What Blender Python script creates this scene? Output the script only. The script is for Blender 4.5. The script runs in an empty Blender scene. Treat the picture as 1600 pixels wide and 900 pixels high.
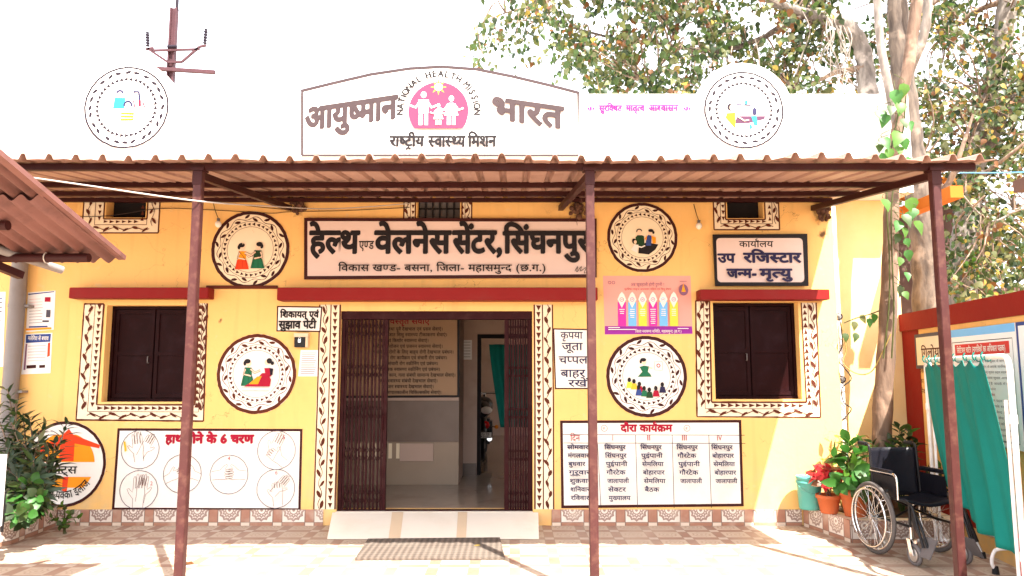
import bpy, bmesh, math, random
from mathutils import Vector, Matrix
random.seed(7)
R = math.radians
sc = bpy.context.scene
COL = sc.collection

# ------------------------------------------------------------------ camera
F, PITCH, CD, CH = 1150.0, R(6.5), 7.8, 1.57
cam = bpy.data.cameras.new('Camera'); cam.sensor_width = 36; cam.lens = F / 1600 * 36
cam.clip_start = .05; cam.clip_end = 2000
cam_o = bpy.data.objects.new('Camera', cam); COL.objects.link(cam_o)
cam_o.location = (0, -CD, CH); cam_o.rotation_euler = (R(90) + PITCH, 0, 0)
sc.camera = cam_o

# ------------------------------------------------------------------ sky, sun, exposure
SUN = Vector((0.99, -1.76, 3.05)).normalized()
W = bpy.data.worlds.new('World'); sc.world = W; W.use_nodes = True
wn = W.node_tree.nodes; bg = wn['Background']
sky = wn.new('ShaderNodeTexSky'); sky.sky_type = 'NISHITA'; sky.sun_disc = False
sky.sun_elevation = math.asin(SUN.z); sky.sun_rotation = math.atan2(SUN.x, SUN.y)
sky.air_density = 1.0; sky.dust_density = 6.0; sky.ozone_density = 1.0; sky.altitude = 200
haze = wn.new('ShaderNodeMix'); haze.data_type = 'RGBA'; haze.inputs[0].default_value = .62      # thin bright overcast veil over the blue
haze.inputs[7].default_value = (9.0, 9.0, 9.3, 1)
W.node_tree.links.new(sky.outputs[0], haze.inputs[6]); W.node_tree.links.new(haze.outputs[2], bg.inputs[0]); bg.inputs[1].default_value = 0.13
sl = bpy.data.lights.new('Sun', 'SUN'); sl.energy = 5.0; sl.angle = R(.5); sl.color = (1, .94, .85)
so = bpy.data.objects.new('Sun', sl); COL.objects.link(so); so.rotation_euler = SUN.to_track_quat('Z', 'Y').to_euler()
so.location = (5, -12, 20)
sc.view_settings.view_transform = 'Standard'; sc.view_settings.look = 'None'
sc.view_settings.exposure = 2.05; sc.view_settings.gamma = 1; sc.view_settings.use_curve_mapping = False
sc.cycles.max_bounces = 10; sc.cycles.diffuse_bounces = 6; sc.cycles.glossy_bounces = 4; sc.cycles.caustics_reflective = False

# ------------------------------------------------------------------ measuring: photo pixel -> point on a real plane
def ray(px, py):
    u, v = (px - 800) / F, (450 - py) / F
    return Vector((u, math.cos(PITCH) - v * math.sin(PITCH), math.sin(PITCH) + v * math.cos(PITCH)))
EYE = Vector((0, -CD, CH))
def P(px, py, y=0.0):
    d = ray(px, py); t = (y + CD) / d.y
    return (d.x * t, CH + d.z * t)
def P3(px, py, y):
    x, z = P(px, py, y); return Vector((x, y, z))
def G(px, py, z=0.0):
    d = ray(px, py); t = (z - CH) / d.z
    return EYE + d * t

# ------------------------------------------------------------------ materials
def nd(t, kind, **kw):
    n = t.nodes.new(kind)
    for k, v in kw.items(): setattr(n, k, v)
    return n
def base_mat(name):
    m = bpy.data.materials.new(name); m.use_nodes = True
    return m, m.node_tree, m.node_tree.nodes['Principled BSDF']
def mat(name, col, rough=.6, var=.12, scale=6., bump=0., bscale=None, metal=0., spec=.18, detail=6., dirt=None, dirt_amt=.0, dirt_scale=1.5):
    """paint, plaster, metal...: base colour varied by noise, optional dirt blotches and bump"""
    m, t, b = base_mat(name)
    b.inputs['Roughness'].default_value = rough; b.inputs['Metallic'].default_value = metal
    b.inputs['Specular IOR Level'].default_value = spec
    tc = nd(t, 'ShaderNodeTexCoord'); L = t.links.new
    n = nd(t, 'ShaderNodeTexNoise'); n.inputs['Scale'].default_value = scale; n.inputs['Detail'].default_value = detail
    L(tc.outputs['Object'], n.inputs['Vector'])
    mix = nd(t, 'ShaderNodeMix', data_type='RGBA')
    d = [max(0, c * (1 - var)) for c in col]; l = [min(1, c * (1 + var)) for c in col]
    mix.inputs[6].default_value = (*d, 1); mix.inputs[7].default_value = (*l, 1)
    L(n.outputs['Fac'], mix.inputs[0]); out = mix.outputs[2]
    if dirt:
        n2 = nd(t, 'ShaderNodeTexNoise'); n2.inputs['Scale'].default_value = dirt_scale; n2.inputs['Detail'].default_value = 9
        n2.inputs['Roughness'].default_value = .65
        L(tc.outputs['Object'], n2.inputs['Vector'])
        rp = nd(t, 'ShaderNodeMapRange'); rp.inputs[1].default_value = .5; rp.inputs[2].default_value = .75
        rp.inputs[3].default_value = 0; rp.inputs[4].default_value = dirt_amt; L(n2.outputs['Fac'], rp.inputs[0])
        m2 = nd(t, 'ShaderNodeMix', data_type='RGBA'); L(rp.outputs[0], m2.inputs[0]); L(out, m2.inputs[6])
        m2.inputs[7].default_value = (*dirt, 1); out = m2.outputs[2]
    L(out, b.inputs['Base Color'])
    if bump:
        n3 = nd(t, 'ShaderNodeTexNoise'); n3.inputs['Scale'].default_value = bscale or scale * 5; n3.inputs['Detail'].default_value = 4
        L(tc.outputs['Object'], n3.inputs['Vector'])
        bp = nd(t, 'ShaderNodeBump'); bp.inputs['Strength'].default_value = bump; bp.inputs['Distance'].default_value = .01
        L(n3.outputs['Fac'], bp.inputs['Height']); L(bp.outputs[0], b.inputs['Normal'])
    return m
def leaf_mat(name, col, trans=.45, rough=.45):
    m, t, b = base_mat(name); L = t.links.new
    tc = nd(t, 'ShaderNodeTexCoord'); n = nd(t, 'ShaderNodeTexNoise'); n.inputs['Scale'].default_value = 9
    L(tc.outputs['Object'], n.inputs['Vector'])
    mix = nd(t, 'ShaderNodeMix', data_type='RGBA')
    mix.inputs[6].default_value = (*[c * .65 for c in col], 1); mix.inputs[7].default_value = (*[min(1, c * 1.35) for c in col], 1)
    L(n.outputs['Fac'], mix.inputs[0]); L(mix.outputs[2], b.inputs['Base Color']); b.inputs['Roughness'].default_value = rough
    tr = nd(t, 'ShaderNodeBsdfTranslucent'); L(mix.outputs[2], tr.inputs[0])
    ms = nd(t, 'ShaderNodeMixShader'); ms.inputs[0].default_value = trans
    out = t.nodes['Material Output']
    L(b.outputs[0], ms.inputs[1]); L(tr.outputs[0], ms.inputs[2]); L(ms.outputs[0], out.inputs[0])
    return m
class NG:
    """tiny helper for maths in a node tree"""
    def __init__(s, t): s.t = t
    def m(s, op, a, b=0., c=0.):
        n = s.t.nodes.new('ShaderNodeMath'); n.operation = op
        for i, v in enumerate((a, b, c)):
            if isinstance(v, (int, float)): n.inputs[i].default_value = v
            else: s.t.links.new(v, n.inputs[i])
        return n.outputs[0]
    def mix(s, f, a, b):
        n = s.t.nodes.new('ShaderNodeMix'); n.data_type = 'RGBA'
        for i, v in ((0, f), (6, a), (7, b)):
            if isinstance(v, (int, float)): n.inputs[i].default_value = v
            elif isinstance(v, tuple): n.inputs[i].default_value = (*v, 1)
            else: s.t.links.new(v, n.inputs[i])
        return n.outputs[2]
    def noise(s, vec, scale, detail=5.):
        n = s.t.nodes.new('ShaderNodeTexNoise'); n.inputs['Scale'].default_value = scale; n.inputs['Detail'].default_value = detail
        s.t.links.new(vec, n.inputs['Vector']); return n.outputs['Fac']
    def ramp(s, v, a, b, lo=0., hi=1.):
        n = s.t.nodes.new('ShaderNodeMapRange')
        for i, q in enumerate((v, a, b, lo, hi)):
            if isinstance(q, (int, float)): n.inputs[i].default_value = q
            else: s.t.links.new(q, n.inputs[i])
        return n.outputs[0]
    def band(s, v, c, w):      # 1 where |v-c| < w
        return s.m('LESS_THAN', s.m('ABSOLUTE', s.m('SUBTRACT', v, c)), w)

def wall_mat():
    """yellow limewash with rubbed patches, streaks and the sooty blotches where the brackets meet the wall"""
    m, t, b = base_mat('yellow_plaster'); g = NG(t); L = t.links.new
    tc = nd(t, 'ShaderNodeTexCoord'); o = tc.outputs['Object']
    col = g.mix(g.noise(o, 1.3, 6), (.75, .45, .15), (.85, .54, .20))
    sep = nd(t, 'ShaderNodeSeparateXYZ'); L(o, sep.inputs[0]); x, y, z = sep.outputs
    st = nd(t, 'ShaderNodeMapping'); st.inputs['Scale'].default_value = (9, 9, .7); L(o, st.inputs[0])
    streak = g.ramp(g.noise(st.outputs[0], 1.0, 6), .56, .78, 0, .38)
    col = g.mix(streak, col, (.50, .33, .12))
    scuff = g.ramp(g.noise(o, 11, 8), .63, .74, 0, .45)
    col = g.mix(scuff, col, (.66, .52, .30))
    splash = g.m('MULTIPLY', g.ramp(z, .18, .75, 1, 0), g.ramp(g.noise(o, 6, 8), .42, .68, 0, .55))
    col = g.mix(splash, col, (.56, .42, .25))
    hand = g.m('MULTIPLY', g.ramp(g.m('ABSOLUTE', g.m('ADD', x, .83)), 1.0, 2.0, 1, 0), g.ramp(g.noise(o, 4.3, 8), .5, .72, 0, .4))
    col = g.mix(hand, col, (.60, .36, .14))
    vc = g.noise(o, 2.1, 9); crack = g.m('MULTIPLY', g.band(vc, .5, .0016), g.ramp(g.noise(o, .9, 2), .5, .6))
    col = g.mix(g.m('MULTIPLY', crack, .7), col, (.30, .17, .07))
    n2 = g.noise(o, 16, 6)
    for cx, cz, r in SOOT:
        d = g.m('SQRT', g.m('ADD', g.m('POWER', g.m('MULTIPLY', g.m('SUBTRACT', x, cx), 1.35), 2), g.m('POWER', g.m('SUBTRACT', z, cz), 2)))
        k = g.ramp(g.m('ADD', d, g.m('MULTIPLY', g.m('SUBTRACT', n2, .5), r * 2.6)), r * .25, r, .9, 0)
        col = g.mix(k, col, (.07, .03, .02))
    L(col, b.inputs['Base Color']); b.inputs['Roughness'].default_value = .85; b.inputs['Specular IOR Level'].default_value = .2
    bp = nd(t, 'ShaderNodeBump'); bp.inputs['Strength'].default_value = .25; bp.inputs['Distance'].default_value = .008
    L(g.noise(o, 22, 6), bp.inputs['Height']); L(bp.outputs[0], b.inputs['Normal'])
    return m
SOOT = [(*P(466, 322), .11), (*P(906, 330), .13), (*P(1284, 330), .14), (*P(1286, 365), .07), (*P(345, 500), .03)]

def floor_mat():
    """courtyard paving: cream printed squares in a grid of brown strips with cream corner pieces"""
    m, t, b = base_mat('printed_floor_tile'); g = NG(t); L = t.links.new
    tc = nd(t, 'ShaderNodeTexCoord'); o = tc.outputs['Object']
    sep = nd(t, 'ShaderNodeSeparateXYZ'); L(o, sep.inputs[0]); x, y, z = sep.outputs
    p = .33
    u = g.m('FRACT', g.m('DIVIDE', g.m('ADD', x, 50 * p + .02), p)); v = g.m('FRACT', g.m('DIVIDE', g.m('ADD', y, 50 * p - .02), p))
    su = g.m('LESS_THAN', u, .27); sv = g.m('LESS_THAN', v, .27)
    strip = g.m('MAXIMUM', su, sv); corner = g.m('MULTIPLY', su, sv)
    ux = g.m('SUBTRACT', u, .635); vy = g.m('SUBTRACT', v, .635)
    rad = g.m('SQRT', g.m('ADD', g.m('POWER', ux, 2), g.m('POWER', vy, 2)))
    petal = g.m('MULTIPLY', g.m('SINE', g.m('MULTIPLY', g.m('ARCTAN2', ux, vy), 8)), .025)
    r1 = g.band(g.m('ADD', rad, petal), .24, .025); r2 = g.band(rad, .13, .018); r3 = g.m('LESS_THAN', rad, .05)
    orn = g.m('MAXIMUM', g.m('MAXIMUM', r1, r2), r3)
    cream = g.mix(g.noise(o, 3, 6), (.40, .32, .25), (.50, .41, .32))
    cream = g.mix(g.m('MULTIPLY', orn, .45), cream, (.22, .11, .06))
    brown = g.mix(g.noise(o, 14, 6), (.21, .105, .072), (.30, .165, .115))
    col = g.mix(strip, cream, brown)
    col = g.mix(corner, col, g.mix(g.noise(o, 5, 3), (.42, .35, .29), (.52, .44, .37)))
    # joints
    eu = g.m('MINIMUM', g.m('ABSOLUTE', g.m('SUBTRACT', u, .27)), g.m('MINIMUM', u, g.m('SUBTRACT', 1, u)))
    ev = g.m('MINIMUM', g.m('ABSOLUTE', g.m('SUBTRACT', v, .27)), g.m('MINIMUM', v, g.m('SUBTRACT', 1, v)))
    jt = g.m('LESS_THAN', g.m('MINIMUM', eu, ev), .012)
    col = g.mix(g.m('MULTIPLY', jt, .55), col, (.16, .10, .07))
    # worn, bleached and dusty patches
    worn = g.ramp(g.noise(o, 1.1, 7), .40, .68, .05, .6)
    col = g.mix(worn, col, (.46, .37, .29))
    spot = g.ramp(g.noise(o, 7, 8), .62, .75, 0, .4)
    col = g.mix(spot, col, (.33, .24, .17))
    L(col, b.inputs['Base Color']); b.inputs['Roughness'].default_value = .55
    bp = nd(t, 'ShaderNodeBump'); bp.inputs['Strength'].default_value = .35; bp.inputs['Distance'].default_value = .004
    L(g.m('SUBTRACT', g.noise(o, 30, 4), jt), bp.inputs['Height']); L(bp.outputs[0], b.inputs['Normal'])
    return m
def skirt_mat():
    """dado tile: half rosettes on cream squares, brown uprights between, brown foot line (uses the strip's own UV in metres)"""
    m, t, b = base_mat('rosette_dado_tile'); g = NG(t); L = t.links.new
    uv = nd(t, 'ShaderNodeUVMap'); sep = nd(t, 'ShaderNodeSeparateXYZ'); L(uv.outputs[0], sep.inputs[0]); x, z = sep.outputs[0], sep.outputs[1]
    p = .33
    u = g.m('FRACT', g.m('DIVIDE', g.m('ADD', x, 33.0), p))
    strip = g.m('LESS_THAN', u, .29)
    ux = g.m('MULTIPLY', g.m('SUBTRACT', u, .645), p); vz = g.m('SUBTRACT', z, .155)
    rad = g.m('SQRT', g.m('ADD', g.m('POWER', ux, 2), g.m('POWER', vz, 2)))
    ang = g.m('ARCTAN2', ux, vz)
    pet = g.m('MULTIPLY', g.m('ABSOLUTE', g.m('SINE', g.m('MULTIPLY', ang, 6))), .016)
    rr = g.m('ADD', rad, pet)
    o1 = g.band(rr, .105, .011); o2 = g.band(rr, .072, .010); o3 = g.band(rad, .04, .006); o4 = g.m('LESS_THAN', rad, .015)
    dots = g.m('MULTIPLY', g.band(rad, .088, .010), g.m('GREATER_THAN', g.m('SINE', g.m('MULTIPLY', ang, 22)), .1))
    orn = g.m('MAXIMUM', g.m('MAXIMUM', o1, o2), g.m('MAXIMUM', g.m('MAXIMUM', o3, o4), dots))
    tc = nd(t, 'ShaderNodeTexCoord'); o = tc.outputs['Object']
    cream = g.mix(g.noise(o, 8, 5), (.62, .55, .48), (.76, .70, .63))
    col = g.mix(g.m('MULTIPLY', orn, .8), cream, (.20, .10, .075))
    brown = g.mix(g.noise(o, 12, 6), (.27, .12, .08), (.42, .22, .15))
    col = g.mix(strip, col, brown)
    foot = g.m('LESS_THAN', z, .034)
    col = g.mix(foot, col, g.mix(strip, (.34, .17, .11), (.62, .52, .42)))
    eu = g.m('MINIMUM', g.m('ABSOLUTE', g.m('SUBTRACT', u, .29)), g.m('MINIMUM', u, g.m('SUBTRACT', 1, u)))
    jt = g.m('MAXIMUM', g.m('LESS_THAN', eu, .016), g.band(z, .034, .003))
    col = g.mix(g.m('MULTIPLY', jt, .7), col, (.10, .06, .045))
    col = g.mix(g.ramp(g.noise(o, 5, 8), .52, .74, 0, .6), col, (.52, .43, .34))
    L(col, b.inputs['Base Color']); b.inputs['Roughness'].default_value = .3
    return m
def mat_rib(name, col, dark):
    """doormat: ribbed coir"""
    m, t, b = base_mat(name); g = NG(t); L = t.links.new
    tc = nd(t, 'ShaderNodeTexCoord'); o = tc.outputs['Object']; sep = nd(t, 'ShaderNodeSeparateXYZ'); L(o, sep.inputs[0]); x, y, z = sep.outputs
    s = g.m('SINE', g.m('MULTIPLY', x, 118)); s2 = g.m('SINE', g.m('MULTIPLY', y, 95))
    k = g.ramp(g.m('ADD', s, g.m('MULTIPLY', s2, .45)), -1.2, 1.2, 0, 1)
    c = g.mix(k, dark, col); c = g.mix(g.ramp(g.noise(o, 60, 5), .3, .7, 0, .5), c, (.06, .045, .035))
    c = g.mix(g.ramp(g.noise(o, 3, 5), .45, .7, 0, .4), c, (.15, .125, .10))
    L(c, b.inputs['Base Color']); b.inputs['Roughness'].default_value = .95
    bp = nd(t, 'ShaderNodeBump'); bp.inputs['Strength'].default_value = .8; bp.inputs['Distance'].default_value = .008
    L(k, bp.inputs['Height']); L(bp.outputs[0], b.inputs['Normal'])
    return m
def bark_mat(name, a, c):
    m, t, b = base_mat(name); g = NG(t); L = t.links.new
    tc = nd(t, 'ShaderNodeTexCoord'); o = tc.outputs['Object']
    mp = nd(t, 'ShaderNodeMapping'); mp.inputs['Scale'].default_value = (6, 6, 1.6); L(o, mp.inputs[0])
    n = g.noise(mp.outputs[0], 2.2, 9); col = g.mix(g.ramp(n, .35, .65), a, c)
    col = g.mix(g.ramp(g.noise(o, 5, 7), .55, .68, 0, .7), col, tuple(min(1, q * 1.9) for q in c))
    L(col, b.inputs['Base Color']); b.inputs['Roughness'].default_value = .9
    bp = nd(t, 'ShaderNodeBump'); bp.inputs['Strength'].default_value = .7; bp.inputs['Distance'].default_value = .03
    L(n, bp.inputs['Height']); L(bp.outputs[0], b.inputs['Normal'])
    return m
M = {}
M['wall'] = wall_mat(); M['floor'] = floor_mat(); M['skirt'] = skirt_mat()
M['white'] = mat('white_paint', (.78, .75, .70), .7, .06, 3, dirt=(.55, .47, .38), dirt_amt=.35, dirt_scale=2.2, bump=.1)
M['parapet'] = mat('white_limewash', (.80, .78, .74), .85, .05, 2, dirt=(.62, .55, .45), dirt_amt=.3, dirt_scale=1.2, bump=.2)
M['cream'] = mat('cream_paint', (.78, .68, .50), .75, .07, 4, dirt=(.6, .45, .25), dirt_amt=.3, dirt_scale=3)
M['board'] = mat('board_white_pink_bounce', (.66, .53, .485), .6, .05, 3, dirt=(.55, .46, .42), dirt_amt=.3, dirt_scale=3)  # white tinted pink to carry the red light bounced off the canopy
M['maroon'] = mat('maroon_paint', (.040, .007, .006), .55, .3, 8)
M['ochre'] = mat('red_brown_brush_paint', (.085, .018, .008), .7, .45, 14)
M['black'] = mat('black_brush_paint', (.012, .009, .010), .55, .4, 12)
M['navy'] = mat('navy_paint', (.020, .018, .06), .6, .4, 12)
M['crimson'] = mat('crimson_paint', (.33, .004, .025), .6, .25, 12)
M['red'] = mat('red_oxide_paint', (.20, .006, .005), .55, .15, 5, dirt=(.15, .02, .015), dirt_amt=.5, dirt_scale=5)
M['compound'] = mat('red_compound_paint', (.21, .010, .006), .8, .12, 4, bump=.3, dirt=(.17, .03, .018), dirt_amt=.5, dirt_scale=4)
M['magenta'] = mat('magenta_paint', (.15, .010, .14), .6, .1, 9)
M['pink'] = mat('pink_emblem', (.55, .03, .075), .6, .1, 6)
M['grey'] = mat('faded_grey_paint', (.045, .030, .032), .7, .25, 9)
M['slate'] = mat('faded_violet_grey', (.014, .009, .016), .7, .3, 9)
M['orange'] = mat('orange_paint', (.85, .30, .012), .6, .12, 6)
M['vermilion'] = mat('vermilion_paint', (.80, .055, .012), .6, .12, 6)
M['yellowp'] = mat('yellow_paint', (.70, .42, .03), .6, .1, 6)
M['green'] = mat('green_paint', (.012, .13, .06), .6, .2, 9)
M['dgreen'] = mat('dark_green_paint', (.012, .045, .015), .6, .2, 9)
M['teal'] = mat('teal_paint', (.05, .52, .45), .6, .15, 9)
M['blue'] = mat('blue_paint', (.03, .06, .22), .6, .2, 9)
M['sky'] = mat('sky_blue_ink', (.16, .45, .80), .5, .06, 9)
M['lime'] = mat('lime_ink', (.60, .62, .06), .5, .06, 9)
M['hotpink'] = mat('pink_ink', (.75, .03, .33), .5, .06, 9)
M['purple'] = mat('purple_ink', (.26, .02, .30), .5, .08, 9)
M['peach'] = mat('peach_print', (.74, .34, .29), .5, .1, 2)
M['skin'] = mat('painted_skin', (.78, .58, .42), .7, .05, 9)
M['plum'] = mat('plum_paint', (.22, .10, .17), .7, .2, 9)
M['paper'] = mat('paper', (.80, .79, .78), .6, .04, 6)
M['ink'] = mat('grey_ink', (.07, .065, .085), .6, .1, 9)
M['gate'] = mat('maroon_gate_paint', (.024, .0032, .0042), .55, .3, 20, spec=.09, dirt=(.05, .022, .02), dirt_amt=.6, dirt_scale=9)
M['shutter'] = mat('dark_shutter_metal', (.0125, .0020, .0022), .5, .35, 5, dirt=(.022, .009, .012), dirt_amt=.8, dirt_scale=4, spec=.07)
M['post'] = mat('primer_brown_tube', (.055, .018, .017), .42, .22, 9, dirt=(.12, .055, .04), dirt_amt=.8, dirt_scale=14)
M['purlin'] = mat('brown_purlin', (.032, .0065, .0058), .5, .25, 9)
M['sheet'] = mat('red_roof_sheet', (.36, .225, .18), .45, .12, 3, dirt=(.19, .095, .07), dirt_amt=.85, dirt_scale=2.5)
M['oldsheet'] = mat('weathered_red_sheet', (.17, .078, .066), .55, .15, 3, dirt=(.075, .036, .03), dirt_amt=.9, dirt_scale=5)
M['dark'] = mat('dark_void', (.012, .010, .011), .8, .2, 4)
M['inwall'] = mat('inside_wall_paint', (.47, .35, .29), .8, .05, 2, dirt=(.22, .14, .10), dirt_amt=.4, dirt_scale=2)
M['intile'] = mat('inside_dado_grey_tile', (.16, .12, .10), .25, .2, 5)
M['intile2'] = mat('inside_dado_pale_tile', (.30, .23, .17), .22, .08, 4)
M['infloor'] = mat('inside_polished_floor', (.30, .235, .18), .10, .08, 3, dirt=(.15, .11, .08), dirt_amt=.5, dirt_scale=2)
M['marble'] = mat('cream_marble', (.78, .72, .62), .35, .05, 2, dirt=(.66, .56, .42), dirt_amt=.4, dirt_scale=3)
M['marble2'] = mat('beige_marble_band', (.66, .52, .36), .35, .08, 3)
M['mat'] = mat_rib('coir_doormat', (.16, .125, .10), (.06, .043, .033))
M['steel'] = mat('white_enamel_tube', (.78, .77, .75), .3, .05, 9, dirt=(.5, .42, .35), dirt_amt=.5, dirt_scale=12)
M['chrome'] = mat('chrome', (.72, .72, .72), .18, .08, 20, metal=1.)
M['alu'] = mat('dull_aluminium', (.55, .54, .53), .35, .15, 20, metal=.9)
M['vinyl'] = mat('black_vinyl', (.008, .008, .012), .38, .3, 8, bump=.15, bscale=60)
M['tyre'] = mat('grey_rubber', (.10, .09, .085), .8, .25, 20)
M['rubber'] = mat('black_rubber', (.015, .015, .017), .7, .3, 20)
M['bframe'] = mat('black_enamel', (.014, .013, .014), .3, .3, 9)
M['plastic_grey'] = mat('grey_plastic', (.13, .12, .12), .5, .2, 9)
M['cloth'] = mat('green_screen_cloth', (.005, .165, .138), .85, .12, 5, bump=.25, bscale=160)
M['terracotta'] = mat('terracotta_plastic', (.52, .13, .045), .55, .12, 6, dirt=(.35, .16, .09), dirt_amt=.5, dirt_scale=9)
M['binplastic'] = mat('turquoise_plastic', (.10, .38, .32), .4, .08, 6, dirt=(.25, .36, .30), dirt_amt=.5, dirt_scale=9)
M['soil'] = mat('potting_soil', (.07, .045, .03), .95, .4, 30, bump=.8, bscale=40)
M['earth'] = mat('dry_earth', (.33, .25, .17), .95, .25, 1.5, bump=.6, bscale=8, dirt=(.2, .16, .09), dirt_amt=.7, dirt_scale=.6)
M['pvc'] = mat('grey_pvc', (.20, .185, .18), .45, .08, 5, dirt=(.15, .125, .11), dirt_amt=.6, dirt_scale=5)
M['wirew'] = mat('white_cable', (.45, .41, .36), .5, .05, 9)
M['wireb'] = mat('black_cable', (.03, .02, .018), .6, .1, 9)
M['rust'] = mat('rusty_pole_steel', (.06, .025, .03), .6, .3, 6)
M['bark'] = bark_mat('grey_brown_bark', (.045, .032, .025), (.13, .098, .075))
M['palebark'] = bark_mat('pale_bark', (.11, .092, .078), (.25, .215, .185))
M['twig'] = bark_mat('twig_bark', (.10, .06, .045), (.24, .17, .12))
M['youngbark'] = bark_mat('young_trunk_bark', (.095, .058, .038), (.18, .115, .078))
M['lf_green'] = leaf_mat('leaf_green', (.050, .090, .020)); M['lf_olive'] = leaf_mat('leaf_olive', (.095, .105, .026))
M['lf_dark'] = leaf_mat('leaf_dark', (.022, .042, .013), .3); M['lf_yellow'] = leaf_mat('leaf_yellow', (.34, .24, .045), .5)
M['lf_brown'] = leaf_mat('leaf_brown', (.16, .065, .02), .4); M['lf_lime'] = leaf_mat('leaf_lime', (.075, .18, .018), .5)
M['lf_fresh'] = leaf_mat('leaf_fresh', (.045, .16, .025), .45); M['lf_red'] = leaf_mat('leaf_red', (.42, .025, .03), .4)
M['lf_oleander'] = leaf_mat('leaf_oleander', (.028, .060, .026), .25); M['lf_pale'] = leaf_mat('leaf_pale', (.17, .185, .085), .4)
M['lf_straw'] = leaf_mat('leaf_straw', (.45, .33, .10), .5)
M['redplastic'] = mat('red_plastic', (.55, .012, .02), .4, .08, 5)
M['setback'] = mat('pale_cream_limewash', (.80, .60, .29), .85, .07, 2, bump=.2, dirt=(.74, .48, .18), dirt_amt=.8, dirt_scale=.9)
M['cyan_d'] = mat('faded_cyan_paint', (.02, .24, .32), .7, .2, 9); M['ochre_d'] = mat('faded_yellow_paint', (.52, .29, .012), .7, .2, 9); M['plum_d'] = mat('faded_plum_paint', (.075, .028, .06), .7, .25, 9); M['inboard'] = mat('tan_board_paint', (.40, .26, .16), .7, .08, 4)
M['lamp'] = mat('milky_glass', (.80, .76, .68), .25, .03, 9)
M['taillamp'] = mat('red_lens', (.6, .01, .012), .15, .05, 9); M['amber'] = mat('amber_lens', (.7, .22, .01), .2, .05, 9)
M['tin'] = mat('dark_tin_shed', (.10, .055, .045), .7, .3, 5)
M['brickorange'] = mat('orange_limewash', (.42, .12, .015), .85, .1, 4)
M['nest'] = mat('mud_and_fibre', (.12, .06, .04), .95, .4, 40, bump=.8)

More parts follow.
